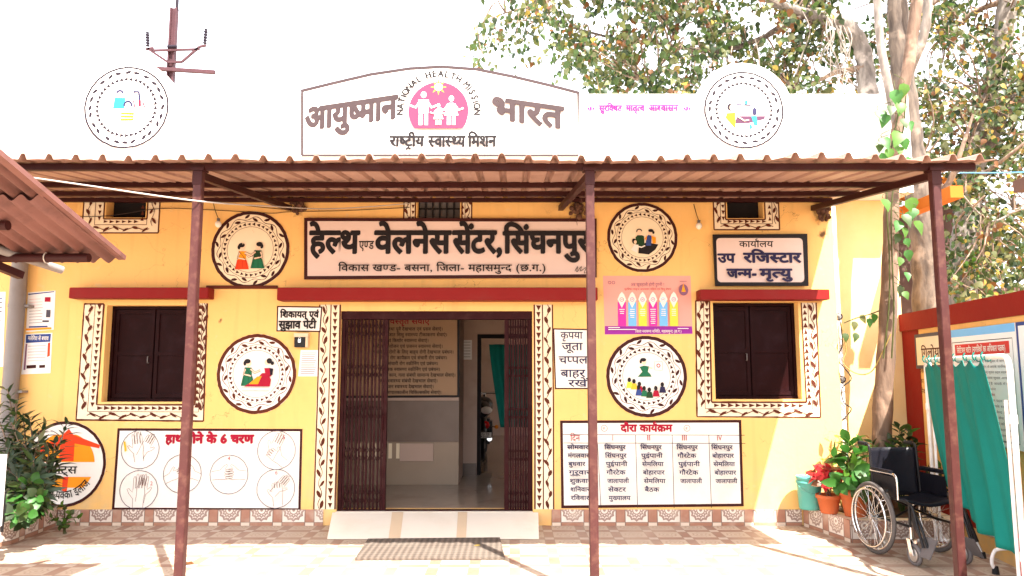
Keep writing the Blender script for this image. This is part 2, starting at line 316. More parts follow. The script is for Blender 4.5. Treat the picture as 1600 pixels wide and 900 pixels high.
# ------------------------------------------------------------------ object helpers
def thing(name, label, cat, loc, rotz=0., group=None):
    o = bpy.data.objects.new(name, None); o.empty_display_size = .2; COL.objects.link(o)
    o.location = loc; o.rotation_euler = (0, 0, rotz); o['label'] = label; o['category'] = cat
    if group: o['group'] = group
    return o
def tag(o, label=None, cat=None, group=None, kind=None):
    for k, v in (('label', label), ('category', cat), ('group', group), ('kind', kind)):
        if v: o[k] = v
    return o
WORLD = {}
def wloc(o):
    return WORLD.get(o.name) or (wloc(o.parent) + Vector(o.location) if o.parent else Vector(o.location))
class MB:
    """collects faces (world coordinates unless local=True), then links them as ONE mesh object"""
    def __init__(s): s.v = []; s.f = []; s.m = []; s.sm = []; s.mats = []; s.uv = None
    def mi(s, m):
        if m not in s.mats: s.mats.append(m)
        return s.mats.index(m)
    def add(s, verts, faces, m, smooth=False):
        n = len(s.v); s.v.extend(tuple(v) for v in verts); k = s.mi(m)
        for f in faces:
            s.f.append(tuple(i + n for i in f)); s.m.append(k); s.sm.append(smooth)
    def box(s, a, b, m, rot=None, piv=None):
        (x0, y0, z0), (x1, y1, z1) = a, b
        x0, x1 = min(x0, x1), max(x0, x1); y0, y1 = min(y0, y1), max(y0, y1); z0, z1 = min(z0, z1), max(z0, z1)
        v = [Vector(q) for q in ((x0, y0, z0), (x1, y0, z0), (x1, y1, z0), (x0, y1, z0), (x0, y0, z1), (x1, y0, z1), (x1, y1, z1), (x0, y1, z1))]
        if rot is not None: v = [rot @ (q - Vector(piv)) + Vector(piv) for q in v]
        s.add(v, [(0, 3, 2, 1), (4, 5, 6, 7), (0, 1, 5, 4), (1, 2, 6, 5), (2, 3, 7, 6), (3, 0, 4, 7)], m)
    def bar(s, a, b, w, h, m, up=(0, 0, 1)):
        a, b = Vector(a), Vector(b); d = (b - a).normalized(); up = Vector(up)
        if abs(d.dot(up)) > .98: up = Vector((0, 1, 0))
        r = d.cross(up).normalized() * w / 2; u = r.cross(d).normalized() * h / 2
        v = [a - r - u, a + r - u, a + r + u, a - r + u, b - r - u, b + r - u, b + r + u, b - r + u]
        s.add(v, [(0, 3, 2, 1), (4, 5, 6, 7), (0, 1, 5, 4), (1, 2, 6, 5), (2, 3, 7, 6), (3, 0, 4, 7)], m)
    def tube(s, path, rad, m, n=10, closed=False, caps=True):
        path = [Vector(p) for p in path]; k = len(path)
        rads = rad if isinstance(rad, (list, tuple)) else [rad] * k
        V = []; prev = None
        for i, p in enumerate(path):
            if closed: d = path[(i + 1) % k] - path[i - 1]
            else: d = path[min(i + 1, k - 1)] - path[max(i - 1, 0)]
            if d.length < 1e-9: d = Vector((0, 0, 1))
            d.normalize()
            if prev is None:
                a = Vector((0, 0, 1)) if abs(d.z) < .9 else Vector((1, 0, 0)); r = d.cross(a).normalized()
            else:
                r = prev - d * prev.dot(d)
                r = r.normalized() if r.length > 1e-6 else d.orthogonal().normalized()
            prev = r; u = d.cross(r)
            V += [p + (r * math.cos(t * 2 * math.pi / n) + u * math.sin(t * 2 * math.pi / n)) * rads[i] for t in range(n)]
        Fc = []
        for i in range(k if closed else k - 1):
            j = (i + 1) % k
            for t in range(n):
                q = (t + 1) % n; Fc.append((i * n + t, i * n + q, j * n + q, j * n + t))
        s.add(V, Fc, m, True)
        if caps and not closed:
            s.add(V[:n], [tuple(range(n))[::-1]], m); s.add(V[-n:], [tuple(range(n))], m)
    def ring(s, c, axis, R_, r, m, n=40, k=8):
        axis = Vector(axis).normalized(); a = axis.orthogonal().normalized(); b = axis.cross(a); c = Vector(c)
        s.tube([c + (a * math.cos(t * 2 * math.pi / n) + b * math.sin(t * 2 * math.pi / n)) * R_ for t in range(n)], r, m, k, closed=True)
    def lathe(s, c, prof, m, n=24, smooth=True):
        c = Vector(c); V = []
        for r, z in prof:
            V += [c + Vector((r * math.cos(t * 2 * math.pi / n), r * math.sin(t * 2 * math.pi / n), z)) for t in range(n)]
        Fc = [(i * n + t, i * n + (t + 1) % n, (i + 1) * n + (t + 1) % n, (i + 1) * n + t) for i in range(len(prof) - 1) for t in range(n)]
        s.add(V, Fc, m, smooth)
    def ball(s, c, r, m, n=12, k=8, sc_=(1, 1, 1)):
        c = Vector(c); V = []; Fc = []
        for i in range(k + 1):
            a = math.pi * i / k
            for t in range(n):
                b = 2 * math.pi * t / n
                V.append(c + Vector((r * sc_[0] * math.sin(a) * math.cos(b), r * sc_[1] * math.sin(a) * math.sin(b), r * sc_[2] * math.cos(a))))
        for i in range(k):
            for t in range(n): Fc.append((i * n + t, (i + 1) * n + t, (i + 1) * n + (t + 1) % n, i * n + (t + 1) % n))
        s.add(V, Fc, m, True)
    def prism(s, poly, thick, m, mside=None):
        """poly: list of world points of a planar face; extruded by vector thick"""
        n = len(poly); poly = [Vector(p) for p in poly]; t = Vector(thick)
        s.add(poly + [p + t for p in poly], [tuple(range(n))[::-1], tuple(range(n, 2 * n))], m)
        s.add(poly + [p + t for p in poly], [(i, (i + 1) % n, n + (i + 1) % n, n + i) for i in range(n)], mside or m)
    def build(s, name, parent=None, origin=None, local=False, bevel=0.):
        me = bpy.data.meshes.new(name)
        base = wloc(parent) if (parent and not local) else Vector((0, 0, 0))
        off = Vector(origin) if origin is not None else base
        vv = s.v if local else [(v[0] - off.x, v[1] - off.y, v[2] - off.z) for v in s.v]
        me.from_pydata(vv, [], s.f)
        for m in s.mats: me.materials.append(M[m])
        me.polygons.foreach_set('material_index', s.m); me.polygons.foreach_set('use_smooth', s.sm)
        if s.uv:
            l = me.uv_layers.new(name='UVMap')
            for lp in me.loops: l.data[lp.index].uv = s.uv[lp.vertex_index]
        me.update()
        o = bpy.data.objects.new(name, me); COL.objects.link(o)
        if parent: o.parent = parent
        if not local: o.location = off - base
        if bevel:
            bm = bmesh.new(); bm.from_mesh(me)
            bmesh.ops.bevel(bm, geom=bm.edges[:], offset=bevel, segments=2, affect='EDGES', clamp_overlap=True)
            bm.to_mesh(me); bm.free()
        return o
def copy_tree(o, parent=None):
    c = o.copy(); COL.objects.link(c)
    if parent: c.parent = parent
    for ch in list(o.children): copy_tree(ch, c)
    return c
def bez(pts, n=8):
    """smooth polyline through points (Catmull-Rom)"""
    p = [Vector(q) for q in pts]; out = []
    for i in range(len(p) - 1):
        a, b, c, d = p[max(i - 1, 0)], p[i], p[i + 1], p[min(i + 2, len(p) - 1)]
        for k in range(n):
            t = k / n
            out.append(.5 * ((2 * b) + (c - a) * t + (2 * a - 5 * b + 4 * c - d) * t * t + (3 * b - a - 3 * c + d) * t ** 3))
    return out + [p[-1]]
_glyphs = {}
def glyph(ch, bold):
    k = (ch, bold)
    if k not in _glyphs:
        c = bpy.data.curves.new('glyph', 'FONT'); c.body = ch; c.size = 1; c.offset = bold
        c.resolution_u = 3; c.fill_mode = 'FRONT'; c.dimensions = '2D'
        o = bpy.data.objects.new('glyph', c); COL.objects.link(o)
        bpy.context.view_layer.update()
        m = bpy.data.meshes.new_from_object(o.evaluated_get(bpy.context.evaluated_depsgraph_get()))
        _glyphs[k] = ([(v.co.x, v.co.y) for v in m.vertices], [tuple(p.vertices) for p in m.polygons])
        bpy.data.objects.remove(o); bpy.data.curves.remove(c); bpy.data.meshes.remove(m)
    return _glyphs[k]
ADV = {}
for _a in 'अ764 आ1023 इ491 ई491 उ548 ए553 क762 ख818 ग563 घ591 च634 छ701 ज742 झ756 ट504 ठ585 ड577 ढ563 ण723 त570 थ642 द520 ध615 न555 प568 फ771 ब571 भ703 म598 य580 र409 ल678 व556 श680 ष578 स676 ह531 ा259 ि259 ी259 ो259 ौ259 ॉ259 ।379'.split():
    ADV[_a[0]] = int(_a[1:]) / 1000
MARK = {'ु', 'ू', 'ृ', 'े', 'ै', 'ं', 'ँ', '्', '़'}
LOWSHIFT = {'क': -.30, 'र': .0, 'फ': -.28, 'ट': -.1, 'ड': -.14, 'द': -.1, 'ह': -.12, 'झ': .02, 'छ': -.2}
TOPSHIFT = {'क': -.23, 'र': -.02, 'फ': -.23, 'ट': -.1, 'ड': -.1, 'द': -.08, 'ह': -.12, 'ए': -.08, 'छ': -.1, 'ठ': -.1}
HALFCUT = {'क': .22, 'फ': .22}
def latin_adv(ch, bold):
    if ch == ' ': return .30
    v, f = glyph(ch, bold)
    return (max(p[0] for p in v) + .07) if v else .3
def clip_x(v, f, xm):
    nv, nf = [], []
    for face in f:
        pts = [v[i] for i in face]; out = []
        for a, b in zip(pts, pts[1:] + pts[:1]):
            ia, ib = a[0] <= xm, b[0] <= xm
            if ia: out.append(a)
            if ia != ib:
                t = (xm - a[0]) / (b[0] - a[0]); out.append((xm, a[1] + t * (b[1] - a[1])))
        if len(out) >= 3:
            nf.append(tuple(range(len(nv), len(nv) + len(out)))); nv += out
    return nv, nf
def compose(s, bold=0.0):
    V, F = [], []; x = 0.0; lay = [0]
    def put(v, f, dx, dy=0., sx=1.):
        n = len(V)
        lay[0] = (lay[0] + 1) % 5; V.extend((p[0] * sx + dx, p[1] + dy, lay[0]) for p in v); F.extend(tuple(i + n for i in q) for q in f)
    def quad(pts):
        n = len(V); lay[0] = (lay[0] + 1) % 5; V.extend((a, b, lay[0]) for a, b in pts); F.append(tuple(range(n, n + len(pts))))
    i = 0; base = ''
    w = .04 + bold
    while i < len(s):
        # gather a cluster
        ch = s[i]
        if '\u0915' <= ch <= '\u0939':
            cons = [ch]; j = i + 1
            while j + 1 < len(s) and s[j] == '्' and '\u0915' <= s[j + 1] <= '\u0939':
                cons.append(s[j + 1]); j += 2
            reph = len(cons) > 1 and cons[0] == 'र'
            if reph: cons = cons[1:]
            if j < len(s) and s[j] == 'ि':
                put(*glyph('ि', bold), x); x += ADV['ि']; j += 1
            rsub = None
            for q, c in enumerate(cons):
                last = q == len(cons) - 1
                if c == 'र' and q > 0:
                    b = cons[q - 1]
                    if b == 'ट' or b == 'ड':
                        cx = x - .26
                        quad([(cx - .16, -.20 - w), (cx - .16, -.20 + w * .4), (cx, -.04), (cx, -.04 - 1.8 * w)][::1])
                        quad([(cx, -.04), (cx + .16, -.20 + w * .4), (cx + .16, -.20 - w), (cx, -.04 - 1.8 * w)])
                    else:
                        rx = x - (.38 if b == 'क' else .12)
                        quad([(rx, .22 + w), (rx - .24, .02 + w), (rx - .24, .02 - w), (rx, .22 - w)])
                    continue
                nxt = cons[q + 1] if not last else None
                if not last and nxt != 'र' and c not in 'टठडढदह':
                    cut = ADV[c] - HALFCUT.get(c, .185)
                    put(*clip_x(*glyph(c, bold), cut), x); x += cut
                else:
                    put(*glyph(c, bold), x); x += ADV[c]
                    if not last and nxt != 'र': put(*glyph('्', bold), x - .1)
                base = c
            if j < len(s) and s[j] == '्':
                put(*glyph('्', bold), x + LOWSHIFT.get(base, 0)); j += 1
            i = j
            while i < len(s) and (s[i] in MARK or s[i] in 'ाीोौॉ'):
                m = s[i]
                if m in MARK:
                    top = m in 'ेैंँ'
                    sh = (TOPSHIFT if top else LOWSHIFT).get(base, 0)
                    if m == 'ं' and s[i - 1] == 'े': sh += .13
                    if m == 'ं' and s[i - 1] == 'ो': sh += .13
                    put(*glyph(m, bold), x + sh)
                else:
                    put(*glyph(m, bold), x); x += ADV[m]; base = ''
                i += 1
            if reph: put(*glyph('ृ', bold), x - .08, .90)
        else:
            if ch in MARK:
                put(*glyph(ch, bold), x + TOPSHIFT.get(base, 0))
            elif ch in ADV:
                put(*glyph(ch, bold), x); x += ADV[ch]; base = ch
            else:
                if ch != ' ': put(*glyph(ch, bold), x + .03)
                x += latin_adv(ch, bold); base = ''
            i += 1
    return V, F, x
for _c in 'अआइईउएकखगघचछजझटठडणतथदधनपफबभमयरलवशषसहािीुूृेैोौंँ्।ॉ-.,()0123456789IVXABCEHKLMNOPSTYह!': glyph(_c, 0.0)
for _c in 'आईउएकखगघचछजटडणतथदधनपबभमयरलवशषसहािीुूृेैोौंँ्ॉ-.,()6': glyph(_c, .014)

# ------------------------------------------------------------------ flat painted work: shapes on a plane, each layer a hair above the last
class Canvas:
    def __init__(s, o=(0, 0, 0), u=(1, 0, 0), n=(0, -1, 0), v=(0, 0, 1), lift=.0008):
        s.o, s.u, s.n, s.v = Vector(o), Vector(u), Vector(n), Vector(v); s.mb = MB(); s.h = lift
    def up(s, k=1): s.h += .0004 * k; return s
    def w(s, p, dz=0.): return s.o + s.u * p[0] + s.v * p[1] + s.n * (s.h + dz)
    def faces(s, pts, fs, m): s.mb.add([s.w(p[:2], p[2] * .00012 if len(p) > 2 else 0) for p in pts], fs, m)
    def poly(s, pts, m):
        s.up(); s.faces(pts, [tuple(range(len(pts)))], m)
    def shapes(s, polys, m):
        s.up()
        for q in polys: s.faces(q, [tuple(range(len(q)))], m)
    def ell(s, c, a, b, m, n=20, rot=0., up=True):
        if up: s.up()
        ca, sa = math.cos(rot), math.sin(rot)
        pts = [(c[0] + a * math.cos(t) * ca - b * math.sin(t) * sa, c[1] + a * math.cos(t) * sa + b * math.sin(t) * ca) for t in [i * 2 * math.pi / n for i in range(n)]]
        s.faces(pts, [tuple(range(n))], m)
    def ring(s, c, r0, r1, m, n=72, wob=0., a0=0., a1=2 * math.pi):
        s.up(); pts = []
        full = abs(a1 - a0 - 2 * math.pi) < 1e-6; k = n if full else n + 1
        for i in range(k):
            t = a0 + (a1 - a0) * i / n; q = 1 + random.uniform(-wob, wob)
            pts += [(c[0] + r0 * q * math.cos(t), c[1] + r0 * q * math.sin(t)), (c[0] + r1 * q * math.cos(t), c[1] + r1 * q * math.sin(t))]
        fs = [(2 * i, 2 * i + 1, 2 * ((i + 1) % k) + 1, 2 * ((i + 1) % k)) for i in range(k if full else k - 1)]
        s.faces(pts, fs, m)
    def stroke(s, pts, w, m, jit=0., up=True, closed=False):
        if up: s.up()
        pts = [Vector((p[0], p[1])) for p in pts]; n = len(pts); L = []
        for i, p in enumerate(pts):
            a = pts[(i - 1) % n] if (closed or i) else pts[0]; b = pts[(i + 1) % n] if (closed or i < n - 1) else pts[-1]
            d = (b - a); d = d.normalized() if d.length > 1e-9 else Vector((1, 0))
            q = Vector((-d.y, d.x)) * w * .5 * (1 + random.uniform(-jit, jit)); L += [tuple(p + q), tuple(p - q)]
        s.faces(L, [(2 * i, 2 * i + 1, 2 * ((i + 1) % n) + 1, 2 * ((i + 1) % n)) for i in range(n if closed else n - 1)], m)
    def curve(s, pts, w, m, n=6, jit=.15, up=True):
        q = bez([(a, b, 0) for a, b in pts], n); s.stroke([(v.x, v.y) for v in q], w, m, jit, up)
    def frame(s, q, w, m, jit=.0):
        """hand-painted border along the inside of quad q (bl, br, tr, tl)"""
        s.up(); c = Vector((sum(p[0] for p in q) / 4, sum(p[1] for p in q) / 4)); inn = []
        q = [Vector(p) for p in q]
        for i in range(4):
            a, b, d = q[i - 1], q[i], q[(i + 1) % 4]
            e1, e2 = (a - b).normalized(), (d - b).normalized(); inn.append(b + (e1 + e2) * w / max(.3, abs(e1.x * e2.y - e1.y * e2.x)))
        P_ = [tuple(p) for p in q] + [tuple(p) for p in inn]
        s.faces(P_, [(i, (i + 1) % 4, 4 + (i + 1) % 4, 4 + i) for i in range(4)], m)
    def text(s, txt, x, z, h, m, width=None, bold=0, heavy=0., fn=None, align='l', slant=0.):
        """x,z: left end of the base line; h: height of the head line; width: squeeze/stretch to this width; fn maps (u,v)->(u,v)"""
        s.up(2); V, F_, wd = compose(txt, .014 if bold else 0.0); k = h / .622
        sx = width / wd if width else k
        if align == 'c': x -= wd * sx / 2
        if align == 'r': x -= wd * sx
        hx, hz = heavy if isinstance(heavy, tuple) else (heavy, heavy)
        offs = [(0, 0)] if not heavy else [(-hx, 0), (hx, 0), (0, hz), (0, -hz), (hx * .7, hz * .7), (-hx * .7, -hz * .7)]
        for q, (ox, oy) in enumerate(offs):
            pts = []
            for a, b, l in V:
                u, v = x + (a + b * slant) * sx + ox, z + b * k + oy
                if fn: u, v = fn(u, v)
                pts.append((u, v, l + q * 5.3))
            s.faces(pts, F_, m)
        if heavy: s.up(10)
        return wd * sx
    def pane(s, q, m, thick=.003):
        """the board itself: quad with thickness standing on the plane"""
        pts = [s.o + s.u * p[0] + s.v * p[1] for p in q]
        s.mb.prism(pts, s.n * thick, m); s.h = thick
    def build(s, name, parent=None):
        o = s.mb.build(name, parent); s.mb = MB(); return o
def quad_px(a, b, c, d, y=0.):          # four photo corners (bl, br, tr, tl) measured on the plane at depth y
    return [P(*a, y), P(*b, y), P(*c, y), P(*d, y)]

# painted borders ----------------------------------------------------------------
def leaf_shape(c, ang, L, w):
    ca, sa = math.cos(ang), math.sin(ang)
    pr = [(-.5, 0), (-.25, .8), (.1, 1.), (.38, .45), (.5, 0), (.3, -.6), (0, -.9), (-.3, -.7)]
    return [(c[0] + p * L * ca - q * w / 2 * sa, c[1] + p * L * sa + q * w / 2 * ca) for p, q in pr]
def tri_shape(c, ang, L, w):
    ca, sa = math.cos(ang), math.sin(ang)
    return [(c[0] + p * L * ca - q * w * sa, c[1] + p * L * sa + q * w * ca) for p, q in ((.5, 0), (-.5, .5), (-.5, -.5))]
def vine_line(cv, a, b, amp, m, lw, leafL, leafW, step, flip=1):
    """wavy stem with leaves from a to b"""
    a, b = Vector(a), Vector(b); d = b - a; L = d.length; d.normalize(); nrm = Vector((-d.y, d.x)); ang = math.atan2(d.y, d.x)
    n = max(2, int(L / step)); pts = []; lv = []
    for i in range(n * 4 + 1):
        t = i / (n * 4); pts.append(tuple(a + d * L * t + nrm * amp * .55 * math.sin(t * n * math.pi)))
    for i in range(n):
        t = (i + .55) / n; sgn = (1 if i % 2 else -1) * flip
        c = a + d * L * t - nrm * amp * .55 * sgn * random.uniform(.6, 1.1)
        lv.append(leaf_shape(tuple(c), ang + sgn * random.uniform(.25, .7), leafL * random.uniform(.85, 1.15), leafW * random.uniform(.8, 1.2)))
    cv.stroke(pts, lw, m, .3); cv.shapes(lv, m)
def tri_line(cv, a, b, m, L, w, step):
    a, b = Vector(a), Vector(b); d = b - a; n = max(1, int(d.length / step)); ang = math.atan2(d.y, d.x)
    cv.shapes([tri_shape(tuple(a + d * (i + .5) / n), ang + random.uniform(-.08, .08), L * random.uniform(.9, 1.1), w * random.uniform(.88, 1.1)) for i in range(n)], m)
def roundel_border(cv, c, r, faded=False, m=None):
    if faded:
        cv.ring(c, r * .955, r, m, 80, .006)
        n = 24
        cv.shapes([leaf_shape((c[0] + r * .86 * math.cos(t), c[1] + r * .86 * math.sin(t)), t + math.pi / 2 + random.uniform(-.45, .45), r * .17, r * .078) for t in [(i + random.uniform(-.2, .2)) * 2 * math.pi / n for i in range(n)]], m)
        n = 38; tr = []
        for i in range(n):
            t = i * 2 * math.pi / n; q = (c[0] + r * .69 * math.cos(t), c[1] + r * .69 * math.sin(t))
            tr.append(tri_shape(q, t + math.pi / 2, r * .105, r * .10))
        cv.shapes(tr, m); cv.ring(c, r * .608, r * .622, m, 80, .004)
        return
    cv.ring(c, r * .915, r, m, 80, .006)
    n = 20; pts = []
    for i in range(n * 5):
        t = i * 2 * math.pi / (n * 5); q = r * (.815 + .045 * math.sin(t * n / 2)); pts.append((c[0] + q * math.cos(t), c[1] + q * math.sin(t)))
    cv.stroke(pts, r * .014, m, .4, closed=True)
    lv = []
    for i in range(n):
        t = (i + .5) * 2 * math.pi / n + random.uniform(-.04, .04); q = r * (.82 + (.045 if i % 2 else -.04))
        lv.append(leaf_shape((c[0] + q * math.cos(t), c[1] + q * math.sin(t)), t + math.pi / 2 + (.5 if i % 2 else -.5) + random.uniform(-.2, .2), r * .17, r * .075))
    cv.shapes(lv, m)
    cv.ring(c, r * .725, r * .735, m, 80, .006); cv.ring(c, r * .585, r * .594, m, 80, .006)
    n = 34; tr = []
    for i in range(n):
        t = i * 2 * math.pi / n; q = (c[0] + r * .66 * math.cos(t), c[1] + r * .66 * math.sin(t))
        tr.append(tri_shape(q, t + math.pi / 2 + random.uniform(-.1, .1), r * .085 * random.uniform(.9, 1.1), r * .085 * random.uniform(.85, 1.1)))
    cv.shapes(tr, m)
def roundel(px, py, rpx, label, m, face, pic, faded=False, y=0.):
    x, z = P(px, py, y); r = rpx * (P(px + 50, py, y)[0] - P(px - 50, py, y)[0]) / 100
    t = thing('painted_roundel', label, 'mural', (x, y, z - r), group='painted roundels with leaf and triangle borders')
    cv = Canvas((x, y - .001, z)); n = 72
    cv.pane([(r * math.cos(i * 2 * math.pi / n), r * math.sin(i * 2 * math.pi / n)) for i in range(n)], face, .006); cv.build('disc', t)
    roundel_border(cv, (0, 0), r, faded, m); cv.build('leaf_border', t)
    cv.up(2); pic(cv, r * .575); cv.build('picture', t)
    return t
# ================================================================== the setting
def sheet(name, x0, x1, y0, y1, z, m):
    b = MB(); b.add([(x0, y0, z), (x1, y0, z), (x1, y1, z), (x0, y1, z)], [(0, 1, 2, 3)], m); o = b.build(name); o['kind'] = 'structure'; return o
sheet('ground', -300, 300, -300, 300, -.03, 'earth')
sheet('courtyard_paving', -9, 9, -16, .0, 0, 'floor')

# ================================================================== the clinic building
ZS = P(680, 800)[1]                                   # level of the inside floor and the door sill
XL, XC, XR, XE = -9.0, P(104, 560)[0], P(1311, 560)[0], P(1419, 160)[0]   # left end, left corner, right corner, far right end of the parapet wall
ZROOF = 3.50
bld = thing('clinic_building', 'yellow single-storey clinic with red sunshades, white parapet and painted borders round its windows', 'building', (0, 0, 0))
def rect(a, b, y=0.):                                 # photo corners (left, top), (right, bottom) -> x0, x1, z0, z1
    x0, z1 = P(*a, y); x1, z0 = P(*b, y); return x0, x1, z0, z1
H_L = (P(163, 550)[0], P(302, 550)[0], P(230, 628)[1], P(230, 477)[1])
H_R = (P(1116, 550)[0], P(1250, 550)[0], P(1180, 624)[1], P(1180, 472)[1])
H_D = (P(529, 640)[0], P(832, 640)[0], ZS, P(680, 486)[1])
zv = P(680, 341)[1]
V_L = (P(166, 325)[0], P(228, 325)[0], P(200, 340)[1], 3.46)
V_M = (P(652, 325)[0], P(719, 325)[0], zv, 3.46)
V_R = (P(1136, 325)[0], P(1192, 325)[0], P(1160, 341)[1], 3.46)
def wall_holes(name, x0, x1, z0, z1, y, thick, holes, m, parent):
    b = MB(); xs = sorted({x0, x1, *[h[0] for h in holes], *[h[1] for h in holes]}); zs = sorted({z0, z1, *[h[2] for h in holes], *[h[3] for h in holes]})
    for i in range(len(xs) - 1):
        for j in range(len(zs) - 1):
            cx, cz = (xs[i] + xs[i + 1]) / 2, (zs[j] + zs[j + 1]) / 2
            if any(h[0] < cx < h[1] and h[2] < cz < h[3] for h in holes): continue
            q = [(xs[i], zs[j]), (xs[i + 1], zs[j]), (xs[i + 1], zs[j + 1]), (xs[i], zs[j + 1])]
            b.add([(p[0], y, p[1]) for p in q], [(0, 1, 2, 3)], m); b.add([(p[0], y + thick, p[1]) for p in q], [(3, 2, 1, 0)], m)
    for h in holes:
        a = [(h[0], h[2]), (h[1], h[2]), (h[1], h[3]), (h[0], h[3])]
        for k in range(4):
            p, q = a[k], a[(k + 1) % 4]
            b.add([(p[0], y, p[1]), (p[0], y + thick, p[1]), (q[0], y + thick, q[1]), (q[0], y, q[1])], [(0, 1, 2, 3)], m)
    b.add([(x0, y, z0), (x0, y + thick, z0), (x0, y + thick, z1), (x0, y, z1)], [(0, 1, 2, 3)], m)
    b.add([(x1, y, z0), (x1, y + thick, z0), (x1, y + thick, z1), (x1, y, z1)], [(3, 2, 1, 0)], m)
    b.add([(x0, y, z1), (x1, y, z1), (x1, y + thick, z1), (x0, y + thick, z1)], [(0, 1, 2, 3)], m)
    return b.build(name, parent)
wall_holes('front_wall', XC, XR, -.02, ZROOF, 0, .23, [H_L, H_R, H_D, V_L, V_M, V_R], 'wall', bld)
wall_holes('wing_wall', XL, XC, -.02, ZROOF, .07, .2, [], 'wall', bld)
wall_holes('setback_wall', XR, XE - .01, -.02, ZROOF, .38, .2, [], 'setback', bld)
b = MB(); b.box((XR - .23, .232, -.02), (XR - .001, .58, ZROOF), 'wall'); b.build('return_wall', bld)
b = MB(); b.box((XL, .03, ZROOF + .002), (XE, 9.4, ZROOF + .12), 'parapet'); b.build('roof_slab', bld)
b = MB(); b.box((XL, 9.2, 0), (XE - .02, 9.4, ZROOF), 'inwall'); b.box((XL, .29, 0), (XL + .2, 9.2, ZROOF), 'inwall'); b.box((XE - .22, .6, 0), (XE - .02, 4.4, ZROOF), 'wall'); b.build('back_and_side_walls', bld)

# parapet: straight runs, two humps behind the roundels, the arched board in the middle
def arc_top(cx, cz, r, za, n=14):
    h = za - cz; a = math.asin(max(-1, min(1, h / r)))
    return [(cx + r * math.cos(t), cz + r * math.sin(t)) for t in [math.pi - a + (2 * a - math.pi) * i / n for i in range(n + 1)]]
zp = P(1000, 147)[1]
c1, c2 = P(198, 168), P(1162, 172); r1 = .55
ar = [P(471, 142), P(520, 130), P(580, 116), P(640, 107), P(690, 104), P(745, 108), P(800, 119), P(855, 132), P(905, 145)]
top = [(XL, zp)] + arc_top(c1[0], c1[1], r1, zp) + [(ar[0][0], zp)] + ar + [(ar[-1][0], zp)] + arc_top(c2[0], c2[1], r1 * .98, zp) + [(XE, zp)]
b = MB(); n = len(top)
zb = ZROOF + .001
for i in range(n - 1):
    (xa, za), (xb, zc) = top[i], top[i + 1]
    if xb - xa < 1e-5: continue
    b.add([(xa, -.002, zb), (xb, -.002, zb), (xb, -.002, zc), (xa, -.002, za)], [(0, 1, 2, 3)], 'parapet')
    b.add([(xa, .13, zb), (xb, .13, zb), (xb, .13, zc), (xa, .13, za)], [(3, 2, 1, 0)], 'parapet')
    b.add([(xa, -.002, za), (xb, -.002, zc), (xb, .13, zc), (xa, .13, za)], [(0, 1, 2, 3)], 'parapet')
for xx in (XL, XE): b.add([(xx, -.002, zb), (xx, .13, zb), (xx, .13, zp), (xx, -.002, zp)], [(0, 1, 2, 3)], 'parapet')
b.build('parapet', bld)

# red sunshades over the windows and the door, ledge between
def sunshade(a, c, dep, name='sunshade'):
    x0, x1, z0, z1 = rect(a, c, -dep); b = MB(); b.box((x0, -dep, z0), (x1, -.0005, z1), 'red'); return b.build(name, bld, bevel=.006)
sunshade((108, 449), (325, 466), .16); sunshade((433, 449), (934, 469), .20)
sunshade((1094, 452), (1297, 468), .18)
b = MB(); x0, x1, z0, z1 = rect((322, 446), (433, 451), -.03); b.box((x0, -.035, z0), (x1, -.0005, z1), 'ochre'); b.build('ledge', bld, bevel=.004)

# dado tiles along the foot of the walls
def skirting(name, path, z0, z1, parent, thick=.014):
    """path: list of (x, y); strip with its own UV in metres"""
    b = MB(); b.uv = []; s = 0
    for (xa, ya), (xb, yb) in zip(path, path[1:]):
        d = Vector((xb - xa, yb - ya, 0)); L = d.length; d.normalize(); nn = Vector((d.y, -d.x, 0)) * thick
        for q in ([(xa, ya, z0, 0), (xb, yb, z0, 0), (xb, yb, z1, 0), (xa, ya, z1, 0)],):
            v = [Vector(p[:3]) + nn for p in q]; b.add(v, [(0, 1, 2, 3)], 'skirt'); b.uv += [(s, 0), (s + L, 0), (s + L, z1 - z0), (s, z1 - z0)]
            v2 = [v[3], v[2], Vector((xb, yb, z1)), Vector((xa, ya, z1))]; b.add(v2, [(0, 1, 2, 3)], 'skirt'); b.uv += [(s, z1 - z0 - .01), (s + L, z1 - z0 - .01), (s + L, z1 - z0), (s, z1 - z0)]
            for e0, e1, ss in ((v[0], v[3], s), (v[1], v[2], s + L)):
                o = nn; b.add([e0, e0 - o, e1 - o, e1], [(0, 1, 2, 3)], 'skirt'); b.uv += [(ss, 0), (ss + .01, 0), (ss + .01, z1 - z0), (ss, z1 - z0)]
        s += L
    return b.build(name, parent)
ZK = P(900, 796)[1]
skirting('dado_tiles', [(XC - .4, -.0002), (P(505, 810)[0], -.0002)], 0, ZK, bld)
skirting('dado_tiles', [(P(862, 810)[0], -.0002), (P(1252, 810)[0], -.0002)], 0, ZK, bld)

